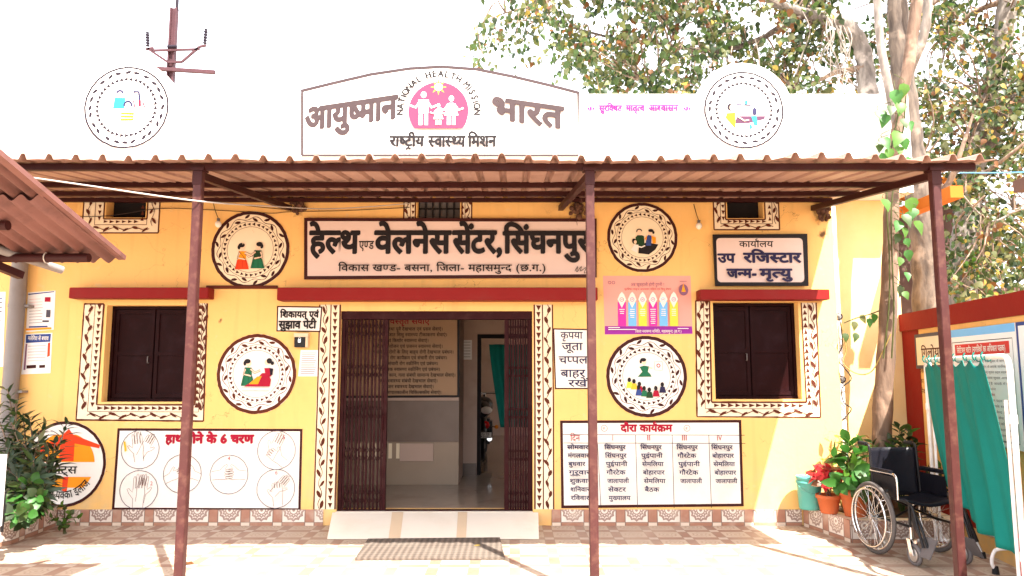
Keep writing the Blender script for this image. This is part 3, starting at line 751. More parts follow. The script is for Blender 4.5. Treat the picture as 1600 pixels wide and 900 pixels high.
# windows: recessed metal shutters and painted leaf borders
def window(hole, outer, label, seam):
    w = MB(); x0, x1, z0, z1 = hole; y = .13
    w.box((x0, y + .05, z0), (x1, y + .06, z1), 'dark')
    fr = w; t = .03
    fr.box((x0, y - .02, z0), (x0 + t, y + .05, z1), 'shutter'); fr.box((x1 - t, y - .02, z0), (x1, y + .05, z1), 'shutter')
    fr.box((x0 + t, y - .02, z0), (x1 - t, y + .05, z0 + t), 'shutter'); fr.box((x0 + t, y - .02, z1 - t), (x1 - t, y + .05, z1), 'shutter')
    o = w.build('window', bld, origin=((x0 + x1) / 2, y, z0)); WORLD[o.name] = Vector(((x0 + x1) / 2, y, z0)); o['label'] = label
    xm = x0 + (x1 - x0) * seam
    for a, c in ((x0 + t, xm - .004), (xm + .004, x1 - t)):
        s = MB(); zc = z0 + (z1 - z0) * .5
        s.box((a, y + .012, z0 + t), (c, y + .03, z1 - t), 'shutter')
        for zz in (z0 + t + .03, zc, z1 - t - .03): s.box((a + .01, y - .004, zz - .022), (c - .01, y + .013, zz + .022), 'shutter')
        for xx in (a + .022, c - .022): s.box((xx - .020, y - .002, z0 + t), (xx + .020, y + .0125, z1 - t), 'shutter')
        s.build('shutter', o, bevel=.003)
    hb = MB(); hb.tube([(xm - .05, y - .004, z0 + (z1 - z0) * .47), (xm - .05, y - .03, z0 + (z1 - z0) * .47), (xm - .05, y - .03, z0 + (z1 - z0) * .40), (xm - .05, y - .004, z0 + (z1 - z0) * .40)], .006, 'plastic_grey', 6); hb.build('handle', o)
    # border: white field, maroon outlines, triangles inside, leaves outside
    cv = Canvas((0, -.0005, 0)); q = outer; (lx0, lx1, lz0, lz1) = hole
    (ax, az), (bx, bz), (cx, cz), (dx, dz) = q       # outer bl, br, tr, tl
    il, ir, ib = lx0 - .045, lx1 + .045, lz0 - .03
    tl, tr_ = max(az, dz), cz
    field = [[(ax, az), (il, ib), (il + .012, dz), (dx, dz)], [(bx, bz), (cx, cz), (ir - .012, cz), (ir, ib)], [(ax, az), (bx, bz), (ir, ib), (il, ib)]]
    cv.shapes(field, 'cream')
    m = 'ochre'; k = .016
    for a, c in (((ax, az), (dx, dz)), ((ax, az), (bx, bz)), ((bx, bz), (cx, cz)), ((il, ib), (il + .01, dz)), ((ir, ib), (ir - .01, cz)), ((il, ib), (ir, ib)), ((dx, dz), (il + .01, dz))):
        d = [Vector(a) + (Vector(c) - Vector(a)) * i / 14 for i in range(15)]
        cv.stroke([(p.x, p.y) for p in d], k * random.uniform(.9, 1.2), m, .25)
    f = .56
    def mixp(p, q, t): return (p[0] + (q[0] - p[0]) * t, p[1] + (q[1] - p[1]) * t)
    ml0, ml1 = mixp((ax, az), (il, ib), f), mixp((dx, dz), (il + .012, dz), f)
    mr0, mr1 = mixp((bx, bz), (ir, ib), f), mixp((cx, cz), (ir - .012, cz), f)
    for a, c in ((ml0, ml1), (ml0, mr0), (mr0, mr1)): cv.stroke([a, c], .005, m)
    g = f + (1 - f) * .52
    tl0, tl1 = mixp((ax, az), (il, ib), g), mixp((dx, dz), (il + .012, dz), g); t0, t1 = mixp((bx, bz), (ir, ib), g), mixp((cx, cz), (ir - .012, cz), g)
    tri_line(cv, tl1, tl0, m, .052, .044, .066); tri_line(cv, (tl0[0] + .05, tl0[1]), (t0[0] - .05, t0[1]), m, .06, .042, .070); tri_line(cv, t0, t1, m, .052, .044, .066)
    h = .30
    vl0, vl1 = mixp((ax, az), (il, ib), h), mixp((dx, dz), (il + .012, dz), h); vr0, vr1 = mixp((bx, bz), (ir, ib), h), mixp((cx, cz), (ir - .012, cz), h)
    vine_line(cv, vl1, (vl0[0], vl0[1] + .06), .035, m, .008, .085, .036, .095); vine_line(cv, (vl0[0] + .05, vl0[1]), (vr0[0] - .03, vr0[1]), .03, m, .008, .09, .032, .105)
    vine_line(cv, vr1, (vr0[0], vr0[1] + .06), .035, m, .008, .085, .036, .095, -1)
    cv.build('painted_border', o)
    return o
window(H_L, quad_px((119, 656), (318, 658), (324, 474), (132, 475)), 'dark shuttered window in a painted leaf border, partly behind the left canopy post', .49)
window(H_R, quad_px((1089, 651), (1282, 652), (1275, 473), (1087, 470)), 'dark shuttered window in a painted leaf border below the registrar board', .47)
def ventilator(hole, outer, label, grille):
    x0, x1, z0, z1 = hole; y = .12; w = MB()
    w.box((x0, y + .03, z0), (x1, y + .04, z1), 'dark' if not grille else 'plastic_grey')
    if grille:
        for i in range(7):
            xx = x0 + (x1 - x0) * i / 6; w.box((xx - .008, y, z0), (xx + .008, y + .02, z1), 'bframe')
        for zz in (z0 + .02, z0 + .13): w.box((x0, y + .002, zz - .008), (x1, y + .018, zz + .008), 'bframe')
    else:
        for zz in (z0 + .01, z1 - .02): w.box((x0, y, zz - .02), (x1, y + .03, zz + .02), 'shutter')
    o = w.build('ventilator', bld, origin=((x0 + x1) / 2, y, z0)); WORLD[o.name] = Vector(((x0 + x1) / 2, y, z0)); o['label'] = label
    cv = Canvas((0, -.0005, 0)); ox0, ox1, oz0, oz1 = outer; m = 'ochre'
    cv.shapes([[(ox0, oz0), (x0 - .02, oz0), (x0 - .02, oz1), (ox0, oz1)], [(x1 + .02, oz0), (ox1, oz0), (ox1, oz1), (x1 + .02, oz1)], [(x0 - .02, oz0), (x1 + .02, oz0), (x1 + .02, z0 - .015), (x0 - .02, z0 - .015)]], 'cream')
    for a, c in (((ox0, oz1), (ox0, oz0)), ((ox0, oz0), (ox1, oz0)), ((ox1, oz0), (ox1, oz1)), ((x0 - .02, oz1), (x0 - .02, z0 - .015)), ((x0 - .02, z0 - .015), (x1 + .02, z0 - .015)), ((x1 + .02, z0 - .015), (x1 + .02, oz1))):
        cv.stroke([a, c], .015, m)
    wl, wb = x0 - .02 - ox0, z0 - .015 - oz0
    a0, a1, ab = ox0 + wl * .58, ox1 - wl * .58, oz0 + wb * .58
    for a, c in (((a0, oz1), (a0, ab)), ((a0, ab), (a1, ab)), ((a1, ab), (a1, oz1))): cv.stroke([a, c], .006, m)
    t0, t1, tb = ox0 + wl * .80, ox1 - wl * .80, oz0 + wb * .80
    tri_line(cv, (t0, oz1), (t0, tb), m, .045, .036, .055); tri_line(cv, (t0 + .04, tb), (t1 - .03, tb), m, .05, .036, .058); tri_line(cv, (t1, tb), (t1, oz1), m, .045, .036, .055)
    v0, v1, vb = ox0 + wl * .30, ox1 - wl * .30, oz0 + wb * .30
    vine_line(cv, (v0, oz1), (v0, vb + .04), .03, m, .007, .075, .032, .09); vine_line(cv, (v0 + .03, vb), (v1 - .03, vb), .025, m, .007, .08, .03, .10); vine_line(cv, (v1, vb + .03), (v1, oz1), .03, m, .007, .075, .032, .09, -1)
    cv.build('painted_border', o)
def ob(x0, x1, pyb, y1=3.44): return (P(x0, 335)[0], P(x1, 335)[0], P((x0 + x1) / 2, pyb)[1], y1)
ventilator(V_L, ob(130, 249, 364), 'small dark ventilator with a painted leaf border high on the left', False)
ventilator(V_M, ob(631, 737, 360), 'small barred ventilator with a painted border above the main name board', True)
ventilator(V_R, ob(1115, 1217, 359), 'small dark ventilator with a painted leaf border above the registrar board', False)

# door: painted strips either side, beam, folding gate, ramp
for (xa, xb, xo, sgn) in ((P(529, 640)[0], P(494, 640)[0], P(497, 640)[0], -1), (P(834, 640)[0], P(865, 640)[0], P(863, 640)[0], 1)):
    cv = Canvas((0, -.0005, 0)); z0, z1 = ZK + .002, P(680, 476)[1]
    cv.shapes([[(min(xa, xb), z0), (max(xa, xb), z0), (max(xa, xb), z1), (min(xa, xb), z1)]], 'cream')
    wd = abs(xb - xa)
    for k, lw in ((.03, .012), (.07, .006), (.46, .012), (.97, .014)):
        xx = xa + sgn * wd * k; cv.stroke([(xx, z0), (xx + .004, (z0 + z1) / 2), (xx, z1)], lw, 'ochre')
    xt = xa + sgn * wd * .26; tri_line(cv, (xt, z1), (xt, z0), 'ochre', .058, .050, .073)
    xv = xa + sgn * wd * .72; vine_line(cv, (xv, z1), (xv, z0), .034, 'ochre', .007, .085, .036, .105, sgn)
    cv.build('painted_door_border', bld)
b = MB(); b.box((H_D[0], .02, H_D[3] - .085), (H_D[1], .15, H_D[3]), 'gate'); b.build('gate_track', bld); b = MB(); b.box((H_D[0], .05, ZS), (H_D[1], .10, ZS + .012), 'gate'); b.build('gate_rail', bld)
def gate_leaf(x0, x1, n, label):
    b = MB(); z0, z1 = ZS + .014, H_D[3] - .087
    for i in range(n):
        x = x0 + .012 + (x1 - x0 - .024) * i / (n - 1); yy = .05 if i % 2 else .075
        b.box((x - .010, yy, z0), (x + .010, yy + .016, z1), 'gate')
    sp = (x1 - x0 - .024) / (n - 1)
    for zc in [z0 + .12 + (z1 - z0 - .24) * k / 4 for k in range(5)]:
        for i in range(n - 2):
            xa = x0 + .012 + sp * i
            b.bar((xa, .046, zc - .085), (xa + 2 * sp, .046, zc + .085), .004, .016, 'gate', up=(0, 1, 0)); b.bar((xa, .095, zc + .085), (xa + 2 * sp, .095, zc - .085), .004, .016, 'gate', up=(0, 1, 0))
    for xx in (x0 + .018, x1 - .018): b.box((xx - .018, .043, z0), (xx + .018, .105, z1), 'gate')
    o = b.build('folding_gate', bld); o['label'] = label; return o
gl = gate_leaf(H_D[0] + .004, P(603, 640)[0], 13, 'maroon folding gate leaf pushed to the left of the doorway')
gate_leaf(P(788, 640)[0], H_D[1] - .004, 11, 'maroon folding gate leaf packed against the right of the doorway')
b = MB(); xm_, zm_ = P(603, 640)[0] - .03, 1.05
b.tube([(xm_, .035, zm_ - .08), (xm_, .005, zm_ - .08), (xm_, .005, zm_ + .08), (xm_, .035, zm_ + .08)], .008, 'gate', 6); b.build('gate_handle', bld)
g0, g1 = G(511, 843), G(842, 842); ya = g0.y
b = MB(); q = [(g0.x, ya, .004), (g1.x, ya, .004), (P(850, 800)[0] - .06, -.016, ZS), (P(520, 800)[0], -.016, ZS)]
v = [Vector(p) for p in q]; lo = [Vector((p.x, p.y, -.01)) for p in v]
b.add(v, [(0, 1, 2, 3)], 'marble'); b.add([v[0], v[3], lo[3], lo[0]], [(0, 1, 2, 3)], 'marble2'); b.add([v[1], v[2], lo[2], lo[1]], [(3, 2, 1, 0)], 'marble2'); b.add([v[3], v[2], lo[2], lo[3]], [(0, 1, 2, 3)], 'marble2')
def rp(u, w): a = v[0].lerp(v[1], u); c = v[3].lerp(v[2], u); return a.lerp(c, w) + Vector((0, -.0005, .003))
for u0, u1 in ((.29, .345), (.61, .655)): b.add([rp(u0, 0), rp(u1, 0), rp(u1, 1), rp(u0, 1)], [(0, 1, 2, 3)], 'marble2')
b.build('entrance_ramp', bld)
b = MB(); b.box((H_D[0], -.016, ZS - .05), (H_D[1], .04, ZS + .003), 'marble'); b.build('door_sill', bld)

# inside the doorway
YB = 1.87; YD = 2.75
xk = P(717, 640, YB)[0]
b = MB(); b.box((-3.2, .235, ZS - .1), (2.9, 9.19, ZS), 'infloor'); b.build('inside_floor', bld)
b = MB(); b.box((-3.2, YB, ZS), (xk, YB + .16, ZROOF), 'inwall'); b.box((xk - .16, YB + .16, ZS), (xk, YD, ZROOF), 'inwall')
xd0 = P(751, 640, YD)[0]; xd1 = xd0 + 1.0; zd = P(770, 528, YD)[1]
b.box((xk, YD, ZS), (xd0 - .05, YD + .15, ZROOF), 'inwall'); b.box((xd1 + .05, YD, ZS), (2.9, YD + .15, ZROOF), 'inwall'); b.box((xd0 - .05, YD, zd + .05), (xd1 + .05, YD + .15, ZROOF), 'inwall')
b.box((-3.35, .235, ZS), (-3.2, 9.19, ZROOF), 'inwall'); b.box((2.9, .235, ZS), (3.05, 2.9, ZROOF), 'inwall'); b.box((2.9, 8.6, ZS), (3.05, 9.19, ZROOF), 'inwall'); b.build('inside_walls', bld)
b = MB()
b.box((xd0 - .05, YD - .02, ZS), (xd0, YD + .17, zd), 'dark'); b.box((xd1, YD - .02, ZS), (xd1 + .05, YD + .17, zd), 'dark'); b.box((xd0 - .05, YD - .02, zd), (xd1 + .05, YD + .17, zd + .05), 'dark'); b.build('inner_door_frame', bld)
b = MB(); za, zc = P(660, 690, YB)[1], P(660, 626, YB)[1]
b.box((-3.2, YB - .02, za), (xk + .002, YB - .001, zc), 'intile'); b.box((-3.2, YB - .022, ZS), (xk + .002, YB - .001, za - .006), 'intile2'); b.box((xk + .003, YD - .03, ZS), (xd0 - .055, YD - .001, ZS + .16), 'intile')
b.build('inside_dado', bld)
b = MB(); b.box((xk - .75, YB - .05, ZS + .30), (xk - .32, YB - .023, ZS + .52), 'inwall')
for i in range(6): b.box((xk - 1.30 + i * .10, YB - .03, ZS + .33), (xk - 1.255 + i * .10, YB - .023, ZS + .52), 'cream')
b.build('bench_slats', bld)
# ================================================================== signs
def sign(name, label, cat, q, y, fw, face, fcol, dep=.012, group=None):
    """q = bl, br, tr, tl on the plane y"""
    cx = (q[0][0] + q[1][0]) / 2; z0 = min(q[0][1], q[1][1])
    t = thing(name, label, cat, (cx, y, z0), group=group)
    cv = Canvas((0, y - .0006, 0)); cv.pane(q, face, dep); cv.build('panel', t)
    if fw:
        cv.frame(q, fw, fcol); cv.build('frame', t)
    return t, cv
def TX(cv, txt, x0, x1, pyb, pyt, m, y=0., **k):
    """text measured in the photo: left/right edge, base line and head line rows"""
    (a, z0), (b_, _) = P(x0, pyb, y), P(x1, pyb, y); z1 = P(x0, pyt, y)[1]
    cv.text(txt, a, z0, z1 - z0, m, width=b_ - a, **k)

# main name board
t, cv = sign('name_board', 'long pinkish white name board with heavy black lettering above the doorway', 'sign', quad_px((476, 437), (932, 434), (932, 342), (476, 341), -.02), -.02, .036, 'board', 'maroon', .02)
y = -.042
TX(cv, 'हेल्थ', 484, 560, 395, 362, 'black', y, bold=1, heavy=.009); TX(cv, 'एण्ड', 561, 584, 389, 377, 'black', y, bold=1)
TX(cv, 'वेलनेस', 586, 703, 395, 362, 'black', y, bold=1, heavy=.009); TX(cv, 'सेंटर,', 708, 785, 395, 362, 'black', y, bold=1, heavy=.009)
TX(cv, 'सिंघनपुर', 787, 921, 395, 363, 'black', y, bold=1, heavy=.009)
TX(cv, 'विकास खण्ड- बसना, जिला- महासमुन्द (छ.ग.)', 529, 853, 424, 414, 'black', y, bold=1)
a, z = P(898, 424, y); cv.curve([(a, z), (a + .03, z + .05), (a + .02, z - .01), (a + .07, z + .05), (a + .06, z), (a + .12, z + .04), (a + .1, z - .02), (a + .15, z)], .006, 'black')
cv.build('lettering', t)

# registrar board
t, cv = sign('registrar_board', 'white board with thick black frame, birth and death registrar lettering, above the right window', 'sign', quad_px((1117, 447), (1262, 447), (1260, 366), (1113, 367), -.03), -.03, 0, 'black', 'black', .025)
def rrect(x0, x1, z0, z1, r, n=5):
    return [(cx + r * math.cos(a), cz + r * math.sin(a)) for cx, cz, s in ((x1 - r, z1 - r, 0), (x0 + r, z1 - r, 1), (x0 + r, z0 + r, 2), (x1 - r, z0 + r, 3)) for a in [(s + i / n) * math.pi / 2 for i in range(n + 1)]]
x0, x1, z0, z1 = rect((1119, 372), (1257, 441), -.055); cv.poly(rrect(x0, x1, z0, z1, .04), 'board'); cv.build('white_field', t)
y = -.056
TX(cv, 'कार्यालय', 1155, 1208, 386, 377, 'black', y, bold=1); TX(cv, 'उप', 1122, 1148, 410, 397, 'navy', y, bold=1, heavy=.005); TX(cv, 'रजिस्टार', 1162, 1251, 410, 396, 'navy', y, bold=1, heavy=.005)
TX(cv, 'जन्म-', 1136, 1182, 434, 421, 'navy', y, bold=1, heavy=.005); TX(cv, 'मृत्यु', 1187, 1236, 434, 421, 'navy', y, bold=1, heavy=.005); cv.build('lettering', t)

# complaint box sign, footwear notice
t, cv = sign('complaint_sign', 'small white sign with two hand-painted lines above the tiny complaint box', 'sign', quad_px((432, 518), (501, 519), (504, 479), (433, 478)), 0, .014, 'white', 'maroon', .004)
TX(cv, 'शिकायत एवं', 438, 498, 496, 487, 'black', bold=1, heavy=.003); TX(cv, 'सुझाव पेटी', 436, 494, 513, 502, 'black', bold=1, heavy=.003); cv.build('lettering', t)
t, cv = sign('footwear_notice', 'tall narrow white notice asking to leave shoes outside, right of the door', 'sign', quad_px((867, 608), (921, 608), (921, 514), (864, 513)), 0, .014, 'white', 'maroon', .004)
for s, xa, xb, pb, pt in (('कृपया', 876, 910, 529, 519), ('जूता', 878, 910, 547, 536), ('चप्पल', 873, 918, 568, 557), ('बाहर', 876, 914, 589, 578), ('रखें', 888, 917, 604, 594)): TX(cv, s, xa, xb, pb, pt, 'navy', bold=1)
cv.build('lettering', t)

# hand washing board
t, cv = sign('handwashing_board', 'wide white hand washing board with six sketched circles of hands', 'sign', quad_px((175, 797), (470, 798), (473, 670), (184, 669)), 0, .026, 'white', 'maroon', .004)
TX(cv, 'हाथ', 259, 286, 692, 680, 'crimson', bold=1, heavy=.006); TX(cv, 'धोने के 6 चरण', 289, 396, 692, 680, 'crimson', bold=1, heavy=.006); cv.build('lettering', t)
sc1 = 1 / 147.
def hand(cv, c, s, ang, fl=1, curl=0., m='ochre'):
    """outline sketch of one hand, s = palm width"""
    ca, sa = math.cos(ang), math.sin(ang); s *= 1.5
    def T(p): x, y = p[0] * fl, p[1]; return (c[0] + s * (x * ca - y * sa), c[1] + s * (x * sa + y * ca))
    out = [(-.42, -1.1), (-.46, -.3), (-.8, .1), (-.95, .45), (-.82, .52), (-.5, .2), (-.46, .5)]
    for x, l in ((-.36, .95), (-.12, 1.15), (.13, 1.08), (.36, .82)):
        l *= 1 - curl; out += [(x - .1, .52), (x - .1, .5 + l * .8), (x - .05, .5 + l), (x + .05, .5 + l), (x + .1, .5 + l * .8), (x + .1, .52)]
    out += [(.5, .1), (.42, -.4), (.40, -1.1)]
    cv.stroke([T(p) for p in out], .0034, m, .1)
for k, (px, py, num, nx, ny) in enumerate(((220, 702, '1', 220, 678), (218, 765, '2', 237, 756), (286, 740, '3', 286, 716), (359, 741, '4', 358, 717), (433, 703, '5', 444, 684), (432, 763, '6', 432, 739))):
    c = P(px, py); r = P(px + 29.5, py)[0] - c[0]
    cv.ring(c, r - .003, r + .003, 'ink', 60, .008)
    f = [lambda: (hand(cv, (c[0] - .02, c[1] - .0), .075, .15), hand(cv, (c[0] + .05, c[1] + .02), .065, -.5, -1)),
         lambda: (hand(cv, (c[0] + .0, c[1] - .05), .085, .0), hand(cv, (c[0] + .03, c[1] - .01), .07, -.15, -1)),
         lambda: (hand(cv, (c[0] - .09, c[1] - .02), .06, -1.1), hand(cv, (c[0] + .09, c[1]), .06, 1.2, -1)),
         lambda: (hand(cv, (c[0] - .06, c[1]), .07, -1.45, 1, .55), hand(cv, (c[0] + .06, c[1]), .07, 1.5, -1, .55)),
         lambda: (hand(cv, (c[0] - .02, c[1] + .02), .07, -.45), hand(cv, (c[0], c[1] - .07), .07, .9, -1, .6)),
         lambda: (hand(cv, (c[0] + .02, c[1] - .05), .075, .1, 1, .5), hand(cv, (c[0] + .03, c[1] + .02), .06, -.7, -1))][k]
    f()
    a, z = P(nx, ny); cv.text(num, a - .01, z - .012, .035, 'black' if k == 0 else 'crimson', width=None)
cv.poly([P(195, 690), P(198, 689), P(200, 704), P(197, 706)], 'yellowp'); cv.build('sketches', t)

# visiting programme table
t, cv = sign('schedule_board', 'white weekly visiting schedule board ruled into five columns at the foot of the wall', 'sign', quad_px((877, 794), (1162, 791), (1158, 656), (875, 657)), 0, .028, 'white', 'maroon', .004)
TX(cv, 'दौरा कार्यक्रम', 970, 1050, 674, 664, 'crimson', bold=1, heavy=.004)
for px in (944, 1073):
    c = P(px, 669); cv.ring(c, .030, .034, 'crimson', 20); cv.text('त्र', c[0] - .016, c[1] - .012, .022, 'crimson')
TX(cv, 'दिन', 891, 906, 689, 680, 'crimson')
for s, a, b_ in (('I', 956, 958), ('II', 1010, 1016), ('III', 1064, 1073), ('IV', 1119, 1128)): TX(cv, s, a, b_, 688, 680.5, 'crimson')
rows = [('सोमवार', 'सिंघनपुर', 'सिंघनपुर', 'सिंघनपुर', 'सिंघनपुर'), ('मंगलवार', 'सिंघनपुर', 'पुईपानी', 'गौरटेक', 'बोहारपार'), ('बुधवार', 'पुईपानी', 'सेमलिया', 'पुईपानी', 'सेमलिया'), ('गुरूवार', 'गौरटेक', 'बोहारपार', 'गौरटेक', 'बोहारपार'), ('शुक्रवार', 'जालापाली', 'सेमलिया', 'जालापाली', 'जालापाली'), ('शनिवार', 'सेक्टर', 'बैठक', '', ''), ('रविवार', 'मुख्यालय', '', '', '')]
for r_, row in enumerate(rows):
    pb = 701.5 + r_ * 12.6
    for c_, s in enumerate(row):
        if not s: continue
        a = (886, 944, 1000, 1056, 1110)[c_] + r_ * .7; wd = {'सेक्टर': 27, 'बैठक': 22, 'गौरटेक': 29, 'बुधवार': 26, 'शनिवार': 30, 'रविवार': 28}.get(s, 33)
        TX(cv, s, a, a + wd, pb, pb - 5.9, 'navy', bold=1, heavy=.0008)
cv.build('lettering', t)
for a, b_ in (((878, 677), (1156, 678)), ((879, 689.8), (1157, 690.5))): cv.stroke([P(*a), P(*b_)], .006, 'black')
for a, b_ in (((931, 691), (936, 790)), ((989, 678), (992, 789)), ((1045, 678), (1048, 789)), ((1101, 678), (1105, 789))): cv.stroke([P(*a), P(*b_)], .006, 'black')
cv.build('ruled_lines', t)

# arched board on the parapet
q0 = [P(471, 245, -.004), P(905, 245, -.004)]
t = thing('arched_board', 'white arched parapet board with a pink family emblem and brown lettering', 'sign', ((q0[0][0] + q0[1][0]) / 2, -.004, q0[0][1]))
cv = Canvas((0, -.003, 0))
pts = [P(471, 245, 0), P(905, 245, 0)] + [(a, z) for a, z in ar[::-1]]
cv.mb.prism([(a, -.003, z) for a, z in pts], (0, -.02, 0), 'parapet'); cv.h = .02; cv.build('panel', t)
loop = pts + [pts[0]]; cv.stroke([P(472.5, 243.5), P(903, 243.5), P(903, 146.5)], .026, 'grey'); cv.stroke([(a, z - .012) for a, z in ar], .036, 'grey'); cv.stroke([P(473, 244), P(473, 143)], .026, 'grey'); cv.build('frame', t)
def tilt(px0, px1, p_l, p_r, slope_l, slope_r):
    x0, x1 = P(px0, 200)[0], P(px1, 200)[0]
    return lambda u, v: (u, v + (slope_l + (slope_r - slope_l) * (u - x0) / (x1 - x0)))
def slant_text(s, x0, y0, x1, y1, h0, h1, m, heavy=0.):
    """text along a rising base line from photo (x0,y0) to (x1,y1), letter height h0..h1 pixels"""
    A, B = Vector(P(x0, y0)), Vector(P(x1, y1)); k0 = P(x0, y0 - h0)[1] - A.y; k1 = P(x1, y1 - h1)[1] - B.y
    def fn(u, v):
        t_ = u; return (A.x + (B.x - A.x) * t_, A.y + (B.y - A.y) * t_ + v * (k0 + (k1 - k0) * t_))
    cv.text(s, 0, 0, 1., m, width=1., bold=1, fn=fn, heavy=(.011, .045))
slant_text('आयुष्मान', 477.5, 204, 620, 185, 32, 34, 'grey'); cv.up(12); cv.h += .001
slant_text('भारत', 768, 185, 879, 202, 31, 32, 'grey'); cv.h += .001
TX(cv, 'राष्ट्रीय', 610, 663, 230, 215, 'black', 0, bold=1, heavy=.005); TX(cv, 'स्वास्थ्य', 670, 727, 231, 215, 'black', 0, bold=1, heavy=.005); TX(cv, 'मिशन', 732, 775, 231, 215, 'black', 0, bold=1, heavy=.005)
ce = Vector(P(686, 176)); R0 = (P(736, 176)[0] - P(636, 176)[0]) / 2
s = 'NATIONAL HEALTH MISSION'; cv.up(2)
tot = sum(.62 if c == ' ' else (.45 if c == 'I' else 1.) for c in s); acc = 0; a0, a1 = R(187), R(-7)
for c in s:
    wd = .62 if c == ' ' else (.45 if c == 'I' else 1.)
    if c != ' ':
        th = a0 + (a1 - a0) * (acc + wd / 2) / tot; rr = R0 * 1.10; V, Fc = glyph(c, 0.)
        mx = max(p[0] for p in V) + min(p[0] for p in V); k = R0 * .205 / .69; ph = th - math.pi / 2
        pts = [(ce.x + rr * math.cos(th) + ((p[0] - mx / 2) * k * .88) * math.cos(ph) - p[1] * k * math.sin(ph), ce.y + rr * math.sin(th) + ((p[0] - mx / 2) * k * .88) * math.sin(ph) + p[1] * k * math.cos(ph)) for p in V]
        [cv.faces([(u + du, v + dv, l) for u, v in pts], Fc, 'black') for l, (du, dv) in enumerate(((0, 0), (.006, 0), (0, .006), (-.005, -.003)))]
    acc += wd
cv.build('lettering', t)
rr = R0 * .93; fl = -R0 * .56
pt = [(ce.x + rr * math.cos(a), ce.y + rr * math.sin(a)) for a in [R(-37 + 254 * i / 40) for i in range(41)]]
cv.poly(pt, 'pink')
def E(px, py): return P(px, py)
sp = P(686, 139); cv.shapes([[(sp[0], sp[1])] + [(sp[0] + (.09 if i % 2 == 0 else .035) * math.cos(i * math.pi / 8 + d), sp[1] + (.09 if i % 2 == 0 else .035) * math.sin(i * math.pi / 8 + d)) for d in (0,) for i in (j, j + 1)] for j in range(16)], 'yellowp'); cv.ell(sp, .042, .042, 'white')
def fam(cx, head, sh, waist, foot, skirt, s):
    c = P(cx, head); cv.ell(c, .026 * s, .031 * s, 'white')
    zs, zw, zf = P(cx, sh)[1], P(cx, waist)[1], P(cx, foot)[1]; x = c[0]
    if skirt: cv.poly([(x - .025 * s, zs), (x + .025 * s, zs), (x + .075 * s, zw), (x - .075 * s, zw)], 'white')
    else: cv.poly([(x - .045 * s, zw), (x + .045 * s, zw), (x + .05 * s, zs), (x - .05 * s, zs)], 'white')
    for d in (-1, 1): cv.poly([(x + d * .026 * s - .017 * s, zf), (x + d * .026 * s + .017 * s, zf), (x + d * .026 * s + .017 * s, zw - .012), (x + d * .026 * s - .017 * s, zw - .012)], 'white')
    for d in (-1, 1): cv.stroke([(x + d * .03 * s, zs - .012), (x + d * .075 * s, zs - .075 * s), (x + d * .125 * s, zs - .055 * s)], .02 * s, 'white')
fam(663, 151, 159, 180, 198, False, 1.15); fam(706, 157, 164, 183, 198, True, 1.05); fam(686, 168, 173, 189, 198, True, .72)
cv.build('emblem', t)

# purple slogan on the parapet
t = thing('painted_slogan', 'small purple slogan line between two lotus marks on the white parapet', 'lettering', (P(998, 188)[0], -.004, P(998, 188)[1]))
cv = Canvas((0, -.003, 0)); [TX(cv, s_, a_, b_, 174, 165, 'magenta', bold=1, heavy=.003) for s_, a_, b_ in (('सुरक्षित', 936, 972), ('मातृत्व', 978, 1007), ('आश्वासन', 1013, 1059))]; cv.build('lettering', t)
def lotus(px, py, s):
    c = P(px, py)
    cv.shapes([[(c[0] + x * s, c[1] + z * s) for x, z in q] for q in ([(-.12, -.3), (.12, -.3), (.2, .2), (0, .6), (-.2, .2)], [(-.18, -.35), (-.28, .2), (-.6, .4), (-.55, -.1)], [(.18, -.35), (.55, -.1), (.6, .4), (.28, .2)], [(-.6, -.15), (-.95, .1), (-.8, -.3), (-.4, -.5)], [(.6, -.15), (.4, -.5), (.8, -.3), (.95, .1)])], 'magenta')
lotus(923, 171, .068); lotus(1073, 171, .068); cv.stroke([P(913, 188.5), P(1091, 189)], .004, 'cream'); cv.build('lotus_marks', t)

# pink campaign poster
q = quad_px((945, 523), (1082, 522), (1079, 431), (942, 431))
t, cv = sign('campaign_poster', 'pink printed poster with six coloured columns under white petals', 'poster', q, 0, 0, 'peach', None, .002)
cv.poly([P(945, 522.5), P(1082, 521.5), P(1081, 510), P(945, 509.5)], 'purple')
for i, c in enumerate(('hotpink', 'sky', 'lime', 'hotpink', 'sky', 'lime')):
    x = 965 + i * 16.1; cv.poly([P(x + .6, 509.5), P(x + 13.4, 509.5), P(x + 13, 472), P(x, 472)], c)
    cv.poly([P(x - .2, 468), P(x + 6.5, 481), P(x + 13.2, 468), P(x + 10, 460), P(x + 6.5, 456), P(x + 3, 460)], 'white')
    c0 = P(x + 6.5, 468); cv.ring(c0, .018, .023, ('plum', 'hotpink', 'hotpink', 'hotpink', 'sky', 'hotpink')[i], 14); cv.stroke([(c0[0] - .01, c0[1]), (c0[0] + .012, c0[1] + .004)], .006, 'plum')
    for k in range((3, 5, 4, 8, 4, 4)[i]):
        w = random.uniform(3, 4.4); cv.stroke([P(x + 6.7 - w, 483.5 + k * 3.1), P(x + 6.7 + w, 483.5 + k * 3.1)], .008, 'white')
cv.build('printed_columns', t)
TX(cv, 'अब खुशहाली होगी दुगनी !', 985, 1037, 447.5, 443, 'plum'); TX(cv, 'सुरक्षित मातृत्व आश्वासन महिला एवं शिशु सेवाएं', 975, 1048, 453.5, 451, 'crimson'); TX(cv, 'जिला स्वास्थ्य समिति, महासमुन्द (छ.ग.)', 992, 1064, 520, 516, 'white')
for a, b_, z in ((950, 968, 512), (950, 992, 515), (1058, 1075, 513.5)): cv.stroke([P(a, z), P(b_, z)], .008, 'white')
for a in (952, 958): cv.ring(P(a, 442), .012, .017, 'plum', 16)
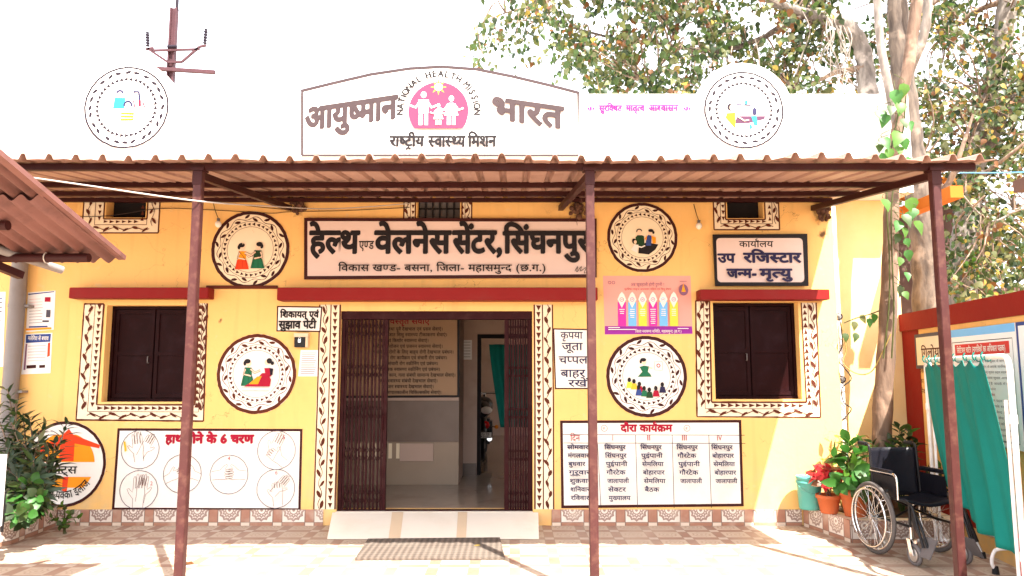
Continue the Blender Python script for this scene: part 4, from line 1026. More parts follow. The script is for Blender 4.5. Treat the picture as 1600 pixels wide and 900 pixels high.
cv.build('lettering', t)
c = P(1067, 452); cv.ell((c[0], c[1] - .01), .05, .06, 'plum'); cv.poly([(c[0] - .022, c[1] - .03), (c[0] + .022, c[1] - .03), (c[0], c[1] + .06)], 'orange'); cv.stroke([P(1061, 440), P(1072, 440)], .005, 'plum'); cv.build('lotus_emblem', t)

# round treatment logo
x, z = P(100, 725); rr = P(166, 725)[0] - x
t = thing('treatment_logo', 'round white painted logo with orange disc and red figure behind the oleander', 'mural', (x, 0, z - rr))
cv = Canvas((x, -.0005, z)); n = 72
cv.pane([(rr * math.cos(i * 2 * math.pi / n), rr * math.sin(i * 2 * math.pi / n)) for i in range(n)], 'white', .004); cv.build('disc', t)
cv.ring((0, 0), rr * .93, rr, 'maroon', 80, .004)
def half(r, z0, z1, n=24):
    a0, a1 = math.asin(max(-1, z0 / r)), math.asin(min(1, z1 / r)); return [(r * math.cos(a0 + (a1 - a0) * i / n), r * math.sin(a0 + (a1 - a0) * i / n)) for i in range(n + 1)] + [(-r * math.cos(a1 + (a0 - a1) * i / n), r * math.sin(a1 + (a0 - a1) * i / n)) for i in range(n + 1)]
ro = rr * .73; cv.poly(half(ro, .02, ro * .94), 'orange'); cv.poly(half(ro, -ro * .75, -.13), 'orange')
cv.poly([(-.05, .03), (.10, .03), (.10, .21), (.36, .16), (.365, .195), (.08, .30), (.03, .36), (-.03, .30), (-.34, .12), (-.32, .09), (-.05, .2)], 'vermilion'); cv.poly([(.0, -.27), (.05, -.28), (.06, -.13), (.0, -.13)], 'vermilion'); cv.build('emblem', t)
TXl = lambda s, u, v, h, w: cv.text(s, u, v, h, 'black', width=w, bold=1)
TXl('डॉट्स', -.14, -.095, .07, .28)
s = 'पूरा कोर्स पक्का इलाज'; V, Fc, wd = compose(s, .014); cv.up(2); rt = rr * .80; pts = []
for a, b_, l in V:
    th = R(-152) + R(118) * a / wd; q = rt - b_ * .115; pts.append((q * math.cos(th), q * math.sin(th), l))
cv.faces(pts, Fc, 'black'); cv.build('lettering', t)

# printed sheets on the left wing
YW = .069
q = quad_px((41, 519), (84, 515), (87, 454), (44, 457), YW); t, cv = sign('health_leaflet', 'white printed leaflet with lilac lines, upper of two beside the grey downpipe', 'poster', q, YW, 0, 'paper', None, .002)
cv.poly([P(44.5, 459, YW), P(85, 455, YW), P(85, 456.5, YW), P(44.5, 461, YW)], 'blue')
for k in range(9): cv.stroke([P(46, 468 + k * 4.6, YW), P(66 + random.uniform(-3, 2), 467 + k * 4.6, YW)], .004, 'peach' if k < 3 else 'ink')
for a, z, w, h, c in ((75, 468, .06, .05, 'crimson'), (76, 490, .045, .08, 'ink'), (72, 502, .07, .02, 'ink')):
    p = P(a, z, YW); cv.poly([(p[0] - w / 2, p[1] - h / 2), (p[0] + w / 2, p[1] - h / 2), (p[0] + w / 2, p[1] + h / 2), (p[0] - w / 2, p[1] + h / 2)], c)
cv.stroke([P(46, 511, YW), P(75, 510, YW)], .016, 'blue'); cv.stroke([P(41, 515, YW), P(81, 513, YW)], .022, 'orange'); cv.build('print', t)
q = quad_px((33, 585), (79, 583), (82, 520), (40, 522), YW); t, cv = sign('malaria_poster', 'white poster with dark blue title band, lower of two beside the grey downpipe', 'poster', q, YW, 0, 'paper', None, .002)
cv.poly([P(40.5, 536, YW), P(79, 534, YW), P(80, 521.5, YW), P(41, 523, YW)], 'blue'); cv.poly([P(37, 578, YW), P(40, 578, YW), P(43, 537, YW), P(40.5, 537, YW)], 'plum'); cv.poly([P(74, 558, YW), P(78, 556, YW), P(79, 535, YW), P(75, 536, YW)], 'vermilion')
TX(cv, 'मलेरिया से बचाव', 44, 76, 531.5, 526, 'white', YW, bold=1)
for k in range(6): cv.stroke([P(44, 541 + k * 4.6, YW), P(72, 540 + k * 4.6, YW)], .004, 'peach' if k % 2 else 'ink')
cv.poly([P(42, 576, YW), P(57, 575, YW), P(57, 570, YW), P(42, 571, YW)], 'maroon'); cv.poly([P(62, 575, YW), P(71, 574.5, YW), P(71, 570, YW), P(62, 570.5, YW)], 'maroon'); cv.build('print', t)
q = quad_px((-48, 575), (5, 573), (9, 456), (-42, 457), YW); t, cv = sign('information_sheet', 'white printed sheet cut by the left edge of the view', 'poster', q, YW, 0, 'paper', None, .002)
for k in range(14): cv.stroke([P(-38, 466 + k * 7, YW), P(4 - k * .3, 466 + k * 7, YW)], .012 if k < 4 else .005, 'blue' if k in (0, 13) else 'ink')
cv.build('print', t)
# small notice and the complaint box by the door
q = quad_px((466, 588), (496, 588), (498, 547), (470, 547)); t, cv = sign('typed_notice', 'small white typed notice sheet under the complaint box', 'notice', q, 0, 0, 'paper', None, .002)
for k in range(12): cv.stroke([P(472 - k * .2, 551.5 + k * 2.9), P(494 - (k % 4), 551.5 + k * 2.9)], .005, 'ink')
cv.build('typed_lines', t)
x0, x1, z0, z1 = rect((463, 521), (483, 543)); t = thing('complaint_box', 'tiny brown complaint box with a padlock fixed below its sign', 'box', ((x0 + x1) / 2, 0, z0))
b = MB(); b.box((x0, -.07, z0), (x1, -.001, z1), 'bframe'); b.build('body', t, bevel=.005); b = MB(); b.box((x0 - .004, -.075, z1 - .04), (x1 + .004, -.001, z1 - .001), 'marble2'); b.box((x1 - .02, -.074, z0), (x1 + .003, -.001, z1 - .042), 'marble2'); b.build('lid', t)
b = MB(); xm = (x0 + x1) / 2 - .01; b.ring((xm, -.08, z0 + .09), (0, 1, 0), .012, .003, 'chrome', 14, 6); b.box((xm - .014, -.088, z0 + .05), (xm + .014, -.072, z0 + .085), 'chrome'); b.build('padlock', t)

# services board on the inside wall
YI = YB - .004
q = [P(520, 622, YI), P(718, 621, YI), P(718, 470, YI), P(520, 470, YI)]
t, cv = sign('services_board', 'cream services list board with red heading on the wall inside the doorway', 'sign', q, YI, .03, 'inboard', 'black', .006)
TX(cv, 'विस्तृत सेवाएँ', 606, 671, 506, 498, 'crimson', YI, bold=1)
L_ = [('गर्भावस्था पूर्व देखभाल एवं प्रसव सेवाएं।', 692), ('नवजात शिशु स्वास्थ्य टीकाकरण सेवाएं।', 699), ('बाल एवं किशोर स्वास्थ्य सेवाएं।', 670), ('परिवार नियोजन एवं प्रजनन स्वास्थ्य सेवाएं।', 692), ('संक्रामक रोगों के लिए बाह्य रोगी देखभाल प्रबंधन।', 709), ('संचारी रोग कार्यक्रम एवं संचारी रोग प्रबंधन।', 699), ('असंचारी रोग स्क्रीनिंग एवं प्रबंधन।', 685), ('मानसिक स्वास्थ्य स्क्रीनिंग एवं प्रबंधन।', 688), ('आख, नाक, कान, गला संबंधी सामान्य देखभाल सेवाएं।', 712), ('मुख स्वास्थ्य संबंधी देखभाल सेवाएं।', 684), ('वृद जन स्वास्थ्य देखभाल सेवाएं।', 678), ('आपातकालीन चिकित्सकीय सेवाएं।', 690)]
for k, (s, xe) in enumerate(L_):
    pb = 516.5 + k * 9.0; w = compose(s)[2]; TX(cv, s, xe - w * 6.9, xe, pb, pb - 4.6, 'black', YI, bold=1)
cv.build('lettering', t)
x0, z0 = P(723, 562, YD - .002); b = MB(); cv = Canvas((x0, YD - .002, z0)); cv.pane([(0, 0), (.13, 0), (.13, .28), (0, .28)], 'paper', .002)
for k in range(6): cv.stroke([(.015, .04 + k * .042), (.11, .04 + k * .042)], .006, 'slate')
tag(cv.build('wall_notice'), 'pale notice sheet beside the inner door frame', 'notice')

# roundels
def P2(cv, r, pts, m): cv.poly([(a * r, b_ * r) for a, b_ in pts], m)
def lady(cv, r, x, z, s, hair, cloth, skirt, d):
    """painted seated woman facing d"""
    cv.ell(((x) * r, (z + .30 * s) * r), .10 * s * r, .13 * s * r, 'skin'); cv.ell(((x - d * .04 * s) * r, (z + .37 * s) * r), .115 * s * r, .085 * s * r, hair); cv.ell(((x - d * .13 * s) * r, (z + .30 * s) * r), .055 * s * r, .09 * s * r, hair)
    cv.ell(((x + d * .05 * s) * r, (z + .31 * s) * r), .008 * r, .008 * r, 'black', 6); P2(cv, r, [(x - .03 * s, z + .13 * s), (x + .04 * s, z + .13 * s), (x + .03 * s, z + .24 * s), (x - .03 * s, z + .24 * s)], 'skin')
    P2(cv, r, [(x - .16 * s, z - .18 * s), (x + .14 * s, z - .18 * s), (x + .13 * s, z + .14 * s), (x - .12 * s, z + .15 * s)], cloth)
    P2(cv, r, [(x - .24 * s, z - .52 * s), (x + .26 * s, z - .52 * s), (x + .16 * s, z - .17 * s), (x - .17 * s, z - .17 * s)], skirt)
    arm = [((x + d * .09 * s) * r, (z + .09 * s) * r), ((x + d * .24 * s) * r, (z - .05 * s) * r), ((x + d * .44 * s) * r, (z + .04 * s) * r)]
    cv.stroke(arm, .085 * s * r, 'ochre'); cv.stroke(arm, .058 * s * r, 'skin')
    arm = [((x - d * .10 * s) * r, (z + .09 * s) * r), ((x - d * .16 * s) * r, (z - .10 * s) * r), ((x + d * .12 * s) * r, (z - .16 * s) * r)]
    cv.stroke(arm, .075 * s * r, 'ochre'); cv.stroke(arm, .05 * s * r, 'skin')
    cv.stroke([((x - .11 * s) * r, (z + .13 * s) * r), ((x + .02 * s) * r, (z - .02 * s) * r), ((x + .14 * s) * r, (z - .20 * s) * r)], .016 * r, 'black')
    for k in (-.12, .02, .14): cv.stroke([((x + k * s) * r, (z - .2 * s) * r), ((x + k * 1.5 * s) * r, (z - .5 * s) * r)], .010 * r, 'black')
    cv.stroke([((x - .24 * s) * r, (z - .52 * s) * r), ((x - .17 * s) * r, (z - .17 * s) * r), ((x - .12 * s) * r, (z + .15 * s) * r)], .012 * r, 'black')
def pic1(cv, r):
    lady(cv, r, -.34, -.26, 1.22, 'black', 'orange', 'vermilion', 1); lady(cv, r, .36, -.22, 1.22, 'black', 'dgreen', 'green', -1)
    for a, b_ in ((.1, .85), (.15, .78), (-.32, .25)): cv.ell((a * r, b_ * r), .02 * r, .03 * r, 'marble2', 8)
def pic2(cv, r):
    lady(cv, r, -.36, .10, 1.2, 'black', 'green', 'green', 1)
    P2(cv, r, [(-.5, -.55), (.62, -.55), (.66, -.25), (.5, .05), (.25, .02), (.05, -.2), (-.3, -.42)], 'crimson'); P2(cv, r, [(-.3, -.45), (.1, -.45), (.25, -.1), (.05, -.12)], 'orange')
    P2(cv, r, [(.35, .25), (.62, .25), (.68, -.1), (.45, -.2)], 'crimson'); P2(cv, r, [(.58, .25), (.74, .22), (.72, -.05), (.62, -.08)], 'slate')
    cv.ell((.46 * r, .5 * r), .1 * r, .12 * r, 'skin'); cv.ell((.56 * r, .56 * r), .12 * r, .12 * r, 'black'); cv.ell((.70 * r, .46 * r), .075 * r, .08 * r, 'black')
    for z in (-.58, -.74): cv.stroke([(-.6 * r, z * r), (.6 * r, z * r)], .014 * r, 'ochre')
def pic3(cv, r):
    P2(cv, r, [(-.22, -.80), (-.18, -.45), (.2, -.25), (.78, -.36), (.62, -.62), (.3, -.86)], 'black')
    P2(cv, r, [(-.34, -.45), (.1, -.45), (.08, .05), (-.02, .1), (-.25, .1), (-.34, .0)], 'dgreen'); cv.ell((-.15 * r, .26 * r), .12 * r, .15 * r, 'skin'); cv.ring((-.15 * r, .28 * r), .10 * r, .15 * r, 'black', 20, 0, R(10), R(190))
    P2(cv, r, [(.16, -.42), (.42, -.42), (.46, .08), (.28, .12), (.18, -.05)], 'blue'); P2(cv, r, [(.10, -.08), (.22, .1), (.2, -.15)], 'orange'); P2(cv, r, [(.44, .08), (.66, -.02), (.66, -.3), (.5, -.32)], 'orange')
    cv.ell((.4 * r, .24 * r), .11 * r, .14 * r, 'skin'); cv.ell((.42 * r, .33 * r), .13 * r, .08 * r, 'black'); cv.ell((.54 * r, .24 * r), .06 * r, .08 * r, 'black')
    P2(cv, r, [(-.58, -.62), (-.28, -.78), (-.2, -.38), (-.4, -.36)], 'white'); cv.stroke([(-.3 * r, -.45 * r), (-.05 * r, -.5 * r), (.12 * r, -.42 * r)], .06 * r, 'white'); cv.ell((-.42 * r, -.2 * r), .1 * r, .13 * r, 'black'); cv.ell((-.36 * r, -.24 * r), .07 * r, .09 * r, 'skin')
def pic4(cv, r):
    P2(cv, r, [(-.38, -.02), (.22, -.02), (.16, .1), (.06, .2), (.12, .42), (-.1, .46), (-.3, .4), (-.18, .2)], 'green'); cv.ell((-.1 * r, .62 * r), .1 * r, .13 * r, 'skin'); cv.ell((-.13 * r, .71 * r), .13 * r, .08 * r, 'black'); cv.ell((-.24 * r, .63 * r), .05 * r, .08 * r, 'black')
    cv.stroke([(.1 * r, .38 * r), (.25 * r, .34 * r)], .05 * r, 'skin')
    P2(cv, r, [(.36, .28), (.68, .26), (.68, .62), (.36, .64)], 'paper'); cv.stroke([(.36 * r, .28 * r), (.68 * r, .26 * r), (.68 * r, .62 * r), (.36 * r, .64 * r)], .015 * r, 'maroon', closed=True); cv.ring((.52 * r, .46 * r), .05 * r, .09 * r, 'crimson', 14)
    for x, z, c in ((-.75, -.3, 'lime'), (-.55, -.36, 'yellowp'), (-.32, -.48, 'crimson'), (-.36, -.62, 'blue'), (-.12, -.66, 'green'), (.1, -.72, 'dgreen'), (.38, -.66, 'crimson'), (.66, -.5, 'navy')):
        P2(cv, r, [(x - .14, z - .2), (x + .16, z - .2), (x + .1, z + .06), (x - .08, z + .06)], c); cv.ell((x * r, (z + .15) * r), .075 * r, .1 * r, 'black')
def pic5(cv, r):
    P2(cv, r, [(-.55, -.06), (-.08, -.06), (-.05, .4), (-.5, .42)], 'cyan_d'); cv.ring((-.3 * r, .58 * r), .09 * r, .17 * r, 'navy', 14, 0, R(10), R(170)); cv.ring((.06 * r, .1 * r), .11 * r, .19 * r, 'navy', 18, 0, R(-25), R(205))
    cv.stroke([(.26 * r, .66 * r), (.48 * r, .66 * r), (.54 * r, .3 * r)], .09 * r, 'navy'); cv.stroke([(.54 * r, .3 * r), (.56 * r, .04 * r)], .10 * r, 'crimson'); cv.stroke([(.28 * r, .28 * r), (.36 * r, -.02 * r)], .05 * r, 'crimson'); cv.stroke([(.66 * r, .26 * r), (.76 * r, 0)], .05 * r, 'crimson')
    for k in range(3): cv.stroke([(-.2 * r, (-.25 - k * .14) * r), (.34 * r, (-.28 - k * .12) * r)], .075 * r, 'ochre_d')
def pic6(cv, r):
    P2(cv, r, [(-.45, -.62), (.2, -.6), (.88, -.42), (.94, -.28), (-.3, -.28)], 'plum_d'); P2(cv, r, [(-.82, -.35), (-.4, -.86), (-.38, -.12), (-.75, -.15)], 'ochre_d'); cv.ell((-.6 * r, .12 * r), .13 * r, .16 * r, 'slate'); cv.ell((-.52 * r, .1 * r), .1 * r, .13 * r, 'marble2')
    P2(cv, r, [(.3, -.28), (.54, -.28), (.58, -.72), (.42, -.7)], 'cyan_d'); P2(cv, r, [(.2, -.9), (.35, -.82), (.3, -.65), (.22, -.68)], 'cyan_d'); cv.ell((.46 * r, -.08 * r), .1 * r, .18 * r, 'navy')
    cv.stroke([(-.32 * r, .24 * r), (.32 * r, .2 * r)], .05 * r, 'navy'); P2(cv, r, [(.05, .25), (.18, .25), (.18, .42), (.05, .42)], 'cyan_d'); cv.stroke([(-.15 * r, .26 * r), (-.15 * r, .42 * r)], .015 * r, 'slate'); cv.ring((.12 * r, .55 * r), .09 * r, .13 * r, 'slate', 10, 0, R(20), R(160)); cv.ell((.22 * r, .48 * r), .03 * r, .03 * r, 'navy')
    cv.stroke([(-.3 * r, -.3 * r), (0, -.5 * r), (.2 * r, -.46 * r)], .05 * r, 'marble2')
roundel(391.5, 390, 61, 'painted roundel of two women, orange and green saris, left of the main name board', 'maroon', 'cream', pic1)
roundel(401, 584, 62, 'painted roundel of a woman in green beside a reclining woman in red', 'ochre', 'white', pic2)
roundel(1003.5, 371, 55, 'painted roundel of a couple and child at a black table, above the pink poster', 'maroon', 'cream', pic3)
roundel(1010, 588, 63, 'painted roundel of a teacher in green with a small crowd, under the pink poster', 'maroon', 'white', pic4)
roundel(198, 168, 66, 'faded grey roundel with blue and red family figures on the left parapet', 'slate', 'parapet', pic5, True, -.004)
roundel(1162, 172, 62, 'faded grey roundel with yellow and teal figures at a counter on the right parapet', 'slate', 'parapet', pic6, True, -.004)
# ================================================================== the sheet metal canopy
YF = -2.47; SL = .131
def zc(y): return 3.43 + SL * y            # underside of the sheets
CX0, CX1 = -5.6, 3.53
can = thing('sheet_canopy', 'long red-brown corrugated canopy on thin square posts across the clinic front', 'canopy', (0, YF, 0))
def corrugated(b, x0, x1, y0, y1, zf, m, pitch=.192, hr=.042, thick=.004, axis='x', sag=.0):
    """trapezoidal ribs running along y"""
    prof = []; n = int((x1 - x0) / pitch)
    for i in range(n + 1):
        x = x0 + i * pitch; rh = random.uniform(.82, 1.12); lap = .004 if (i // 5) % 2 else 0.
        for dx, h in ((0, 0), (.07, .004), (.118, .0), (.136, hr * .9), (.150, hr), (.164, hr * .9), (.182, 0)):
            if x + dx <= x1: prof.append((x + dx, h * rh + lap + (random.uniform(-.003, .003) if h else 0)))
    ys = [y0 + (y1 - y0) * k / 4 for k in range(5)]; V = []; k = len(prof)
    for s_ in (0, thick):
        for yy in ys:
            for x, h in prof: V.append((x, yy + (.018 * math.sin(math.floor(x / .96) * 2.3) if yy == y0 else 0), zf(yy) + h + s_ + .006 * math.sin(x * 2.1 + yy) + .003 * math.sin(x * 5.7 + yy * 2)))
    Fc = []; nn = len(ys) * k
    for j in range(len(ys) - 1):
        for i in range(k - 1):
            a = j * k + i; Fc.append((a, a + k, a + k + 1, a + 1)); a += nn; Fc.append((a, a + 1, a + k + 1, a + k))
    for i in range(k - 1):
        a = i; Fc.append((a, a + 1, nn + a + 1, nn + a)); a = (len(ys) - 1) * k + i; Fc.append((a, nn + a, nn + a + 1, a + 1))
    b.add(V, Fc, m)
b = MB(); corrugated(b, CX0, CX1, YF - .16, .04, lambda y: zc(y) + .002, 'sheet'); b.build('roof_sheets', can)
for y_, h in ((YF, .05), (-1.39, .045), (-.68, .045), (-.06, .04)):
    b = MB(); b.box((CX0 + .1, y_ - .025, zc(y_) - h - .002), (CX1 - .10, y_ + .025, zc(y_) - .002), 'purlin'); b.build('purlin', can, bevel=.003)
zt = zc(YF) - .055
for i, (x, gone) in enumerate(((-5.1, 1), (-2.32, 0), (.575, 0), (3.13, 0))):
    b = MB(); b.box((x - .031, YF - .031, 0), (x + .031, YF + .031, zt), 'post'); p = b.build('post', can, bevel=.004)
    b = MB(); b.box((x - .05, YF - .045, zt - .005), (x + .05, YF + .045, zt + .02), 'purlin'); b.box((x - .035, YF - .036, zt - .11), (x + .035, YF - .0315, zt - .006), 'purlin'); b.build('post_cap', can)
    xe = x + (.12 if i == 3 else (-.08 if i == 1 else -.05))
    b = MB(); b.bar((x, YF + .03, zc(YF) - .085), (xe, -.002, zc(0) - .105), .05, .055, 'purlin'); b.build('rafter', can)

# mud and fibre clumps where the rafters meet the wall
for k, (px, py, s) in enumerate(((466, 318, .07), (903, 326, .085), (1287, 332, .07))):
    b = MB(); c = P3(px, py, -.03)
    for i in range(26):
        q = Vector((random.gauss(0, s * .55), random.uniform(-.035, .02), random.gauss(0, s * .7))); b.ball(c + q, s * random.uniform(.2, .42), 'nest', 7, 5)
    for i in range(24):
        q = c + Vector((random.gauss(0, s * .6), -.02, random.gauss(0, s * .7))); b.tube([q, q + Vector((random.uniform(-.05, .05), -.02, random.uniform(-.10, .03)))], .0025, 'nest', 4)
    tag(b.build('mud_nest', origin=c), ('dark fibrous mud nest where the left rafter meets the wall', 'dark fibrous mud nest behind the middle canopy post', 'dark fibrous mud nest at the right end of the canopy by the downpipe')[k], 'nest', 'mud nests under the canopy')

# ================================================================== the shed roof corner, near left
YE = -2.85
tip = P3(188, 407, YE)
va, vb = P3(188, 405, YE), None
sl = .27
def zs(y): return tip.z + (YE - y) * sl
shed = thing('shed_roof', 'weathered red corrugated shed roof poking in at the left edge', 'roof', (tip.x - 1.2, YE, tip.z - .2))
def wavy(b, x0, x1, y0, y1, zf, m, pitch=.105, hr=.019, thick=.004):
    n = int((x1 - x0) / pitch * 8); V = []; ys = (y0, (y0 + y1) / 2, y1)
    for s_ in (0, thick):
        for yy in ys:
            for i in range(n + 1):
                x = x1 - (x1 - x0) * i / n; V.append((x, yy, zf(yy) + hr * math.sin(i / 8 * 2 * math.pi) + s_))
    k = n + 1; nn = 3 * k; Fc = []
    for j in range(2):
        for i in range(n):
            a = j * k + i; Fc.append((a, a + 1, a + k + 1, a + k)); a += nn; Fc.append((a, a + k, a + k + 1, a + 1))
    for i in range(n):
        Fc.append((i, nn + i, nn + i + 1, i + 1)); a = 2 * k + i; Fc.append((a, a + 1, nn + a + 1, nn + a))
    for j in range(2):
        Fc.append((j * k, (j + 1) * k, nn + (j + 1) * k, nn + j * k)); a = j * k + n; Fc.append((a, nn + a, nn + a + k, a + k))
    b.add(V, Fc, m, True)
b = MB(); wavy(b, tip.x - 2.6, tip.x, YE, YE - .85, lambda y: zs(y), 'oldsheet'); b.build('eave_sheet', shed)
b = MB(); wavy(b, tip.x - 2.6, tip.x + .01, YE - .72, YE - 2.3, lambda y: zs(y) + .022, 'oldsheet'); b.build('upper_sheet', shed)
b = MB(); b.bar((tip.x + .012, YE, zs(YE) + .018), (tip.x + .012, YE - 2.3, zs(YE - 2.3) + .03), .05, .03, 'oldsheet'); b.build('verge_strip', shed)
for yy, dx in ((YE - .16, .12), (YE - .62, .35), (YE - 1.6, .4)):
    b = MB(); b.tube([(tip.x - 2.6, yy, zs(yy) - .05), (tip.x - dx, yy, zs(yy) - .05)], .03, 'purlin', 12); b.build('purlin_tube', shed)
    for xx in (tip.x - dx - .28,):
        b = MB(); b.ring((xx, yy, zs(yy) - .05), (1, 0, 0), .034, .004, 'wirew', 18, 6); b.build('wire_tie', shed)
b = MB(); b.bar((tip.x - .95, YE - .9, zs(YE - .9) - .11), (tip.x - .68, YE + .02, zs(YE) - .10), .05, .05, 'purlin'); b.build('rafter', shed)
b = MB(); b.box((tip.x - 1.9, YE - .9, 0), (tip.x - 1.84, YE - .84, zs(YE - .9) - .02), 'post'); b.box((tip.x - 1.9, YE - 2.0, 0), (tip.x - 1.84, YE - 1.94, zs(YE - 2) - .02), 'post'); b.build('prop', shed)
b = MB(); p0, p1 = P3(72, 412, YE + .05), P3(97, 422, YE + .12); d = (p1 - p0); b.tube([p0 - Vector((.22, .45, -.09)), p1], .028, 'pvc', 14); b.build('waste_pipe', shed)

# ================================================================== pipes, wires, bulbs
t = thing('downpipe', 'grey plastic downpipe on the left wing behind the oleander', 'pipe', (*[P(20, 600, -.02)[0], -.02], 0))
b = MB(); xx = P(20, 560, -.02)[0]; b.tube([(xx, -.02, .1), (xx, -.02, 3.4)], .078, 'pvc', 18); b.build('pipe', t)
for py in (478, 612):
    z = P(20, py, -.02)[1]; b = MB(); b.tube([(xx, -.02, z - .018), (xx, -.02, z + .018)], .084, 'pvc', 18); b.box((xx + .05, -.03, z - .012), (xx + .13, .068, z + .012), 'pvc'); b.build('clamp', t)
t = thing('downpipe', 'pale downpipe at the right corner of the yellow front wall', 'pipe', (XR + .02, .1, 0))
b = MB(); xx = XR + .045; b.tube([(xx, .12, .0), (xx, .12, 3.42)], .048, 'steel', 16); b.build('pipe', t)
for py in (495, 593):
    z = P(1315, py, .07)[1]; b = MB(); b.tube([(xx, .12, z - .02), (xx, .12, z + .02)], .055, 'pvc', 16); b.ring((xx, .06, z), (.3, 1, .4), .035, .007, 'wireb', 14, 6); b.build('clamp', t)
def cable(name, pts, r, m, label, cat='cable'):
    q = bez(pts, 10); b = MB(); b.tube(q, r, m, 6); return tag(b.build(name, origin=q[0]), label, cat)
cable('white_cable', [P3(-40, 262, -2.9), P3(20, 273, -2.85), P3(130, 289, -2.7), P3(308, 314, -2.52), P3(420, 322, -1.6), P3(520, 326, -.5), P3(640, 318, -.03)], .006, 'wirew', 'white cable slung from the shed roof past the left canopy post')
cable('black_wire', [P3(104, 339, -.012), P3(170, 337, -.02), P3(250, 326, -.02), P3(330, 328, -.02), P3(420, 333, -.02), P3(452, 331, -.02), P3(540, 329, -.02), P3(640, 324, -.02)], .004, 'wireb', 'thin black wire sagging along the top of the yellow wall')
cable('black_wire', [P3(235, 316, -.015), P3(320, 315, -.02), P3(400, 323, -.02), P3(470, 330, -.02)], .004, 'wireb', 'thin black wire from the left ventilator to the left mud nest')
for px, py, lab in ((341, 349, 'white bulb on a short drop wire beside the left upper roundel'), (1092, 352, 'white bulb on a short drop wire left of the right ventilator')):
    c = P3(px, py, -.06); t = thing('light_bulb', lab, 'lamp', c, group='bulbs on drop wires')
    b = MB(); b.tube(bez([P3(px - 8, py - 33, -.02), P3(px - 4, py - 18, -.04), c + Vector((0, 0, .05))], 5), .004, 'wireb', 6); b.build('drop_wire', t)
    b = MB(); b.tube([c + Vector((0, 0, .055)), c + Vector((0, 0, .02))], .017, 'plastic_grey', 12); b.build('holder', t)
    b = MB(); b.ball(c + Vector((0, 0, -.008)), .034, 'lamp', 14, 10, (1, 1, 1.1)); b.build('bulb', t)
cable('thick_wire', [P3(1313, 503, .05), P3(1316, 540, .05), P3(1308, 560, .04), P3(1330, 590, .02), P3(1316, 606, .02), P3(1318, 628, .06), P3(1330, 640, .06), P3(1312, 660, .06)], .006, 'wireb', 'dark twisted wire wound round the right downpipe')
cable('dry_creeper', [P3(1314, 505, .04), P3(1322, 545, .0), P3(1318, 568, -.05), P3(1340, 584, -.12), P3(1362, 580, -.2), P3(1380, 548, -.28), P3(1392, 522, -.3)], .006, 'lf_straw', 'straw coloured creeper stem looping from the right downpipe to the thin trunk', 'creeper')
cable('blue_cable', [P3(1500, 270, -1.0), P3(1560, 270, -1.6), P3(1640, 268, -2.4)], .006, 'sky', 'pale blue cable leaving the right end of the canopy')

# ================================================================== electric pole behind the parapet
YP = 12.
t = thing('electric_pole', 'rusty steel electric pole with V bracket and two insulators behind the left parapet', 'pole', (P(272, 60, YP)[0], YP, 0))
x = P(270, 60, YP)[0]; b = MB(); zt_ = P(275, 13, YP)[1]
for dx in (-.075, .075): b.box((x + dx - .022, YP - .07, 0), (x + dx + .022, YP + .07, zt_), 'rust')
b.box((x - .055, YP - .015, 0), (x + .055, YP + .015, zt_), 'rust'); b.build('mast', t)
b = MB(); b.tube([(x + .07, YP, zt_ - .05), (x + .07, YP, P(277, -22, YP)[1])], .045, 'slate', 8); b.build('top_pin', t)
b = MB(); p, q = P3(238, 107, YP - .1), P3(336, 113, YP - .1); b.bar(p, q, .09, .10, 'rust'); b.build('crossarm', t)
b = MB()
for a, c in (((238, 79), (312, 77)), ((231, 76), (262, 97)), ((262, 97), (284, 97)), ((284, 97), (312, 73)), ((312, 73), (322, 71)), ((228, 77), (240, 75))): b.bar(P3(*a, YP - .1), P3(*c, YP - .1), .05, .06, 'rust')
b.build('insulator_bracket', t)
for a, c in (((231, 72), (230.5, 51)), ((320, 68), (322, 46))):
    b = MB(); p, q = P3(*a, YP - .1), P3(*c, YP - .1)
    b.tube([p.lerp(q, i / 20) for i in range(21)], [.055 if i % 4 < 2 else .035 for i in range(21)], 'slate', 10); b.build('insulator', t)
b = MB(); b.tube([P3(262, 73, YP - .12), P3(276, 73, YP - .12)], .05, 'slate', 6); b.build('clamp', t)

# ================================================================== compound wall on the right, its boards
WA = P3(1408, 490, .38); WA.z = 0
WDIR = Vector((-.132, -1, 0)).normalized(); WN = Vector((-1, .132, 0)).normalized()
def onwall(px, py, lift=0.):
    d = ray(px, py); o = WA + WN * lift; t_ = (o - EYE).dot(WN) / d.dot(WN); p = EYE + d * t_; return ((p - WA).dot(WDIR), p.z)
ZW = onwall(1500, 474)[1]
t_cw = thing('compound_wall', 'red-edged yellow compound wall carrying the notice boards on the right', 'wall', WA)
def wbox(b, u0, u1, z0, z1, n0, n1, m):
    P_ = [WA + WDIR * u + WN * n + Vector((0, 0, z)) for z in (z0, z1) for u, n in ((u0, n0), (u1, n0), (u1, n1), (u0, n1))]
    b.add(P_, [(0, 3, 2, 1), (4, 5, 6, 7), (0, 1, 5, 4), (1, 2, 6, 5), (2, 3, 7, 6), (3, 0, 4, 7)], m)
u1 = onwall(1440, 600)[0]
b = MB(); wbox(b, .02, 9, -.02, ZW - .005, -.2, 0, 'wall'); b.build('wall_face', t_cw)
b = MB(); wbox(b, 0, u1, 0, ZW - .19, -.01, .006, 'compound'); wbox(b, 0, 9, ZW - .188, ZW, -.21, .03, 'compound'); wbox(b, u1, 9, .18, .40, .001, .006, 'compound'); b.build('red_border', t_cw)
for i in range(24):
    pass
def wcanvas(lift): return Canvas(WA + WN * lift, WDIR, WN)
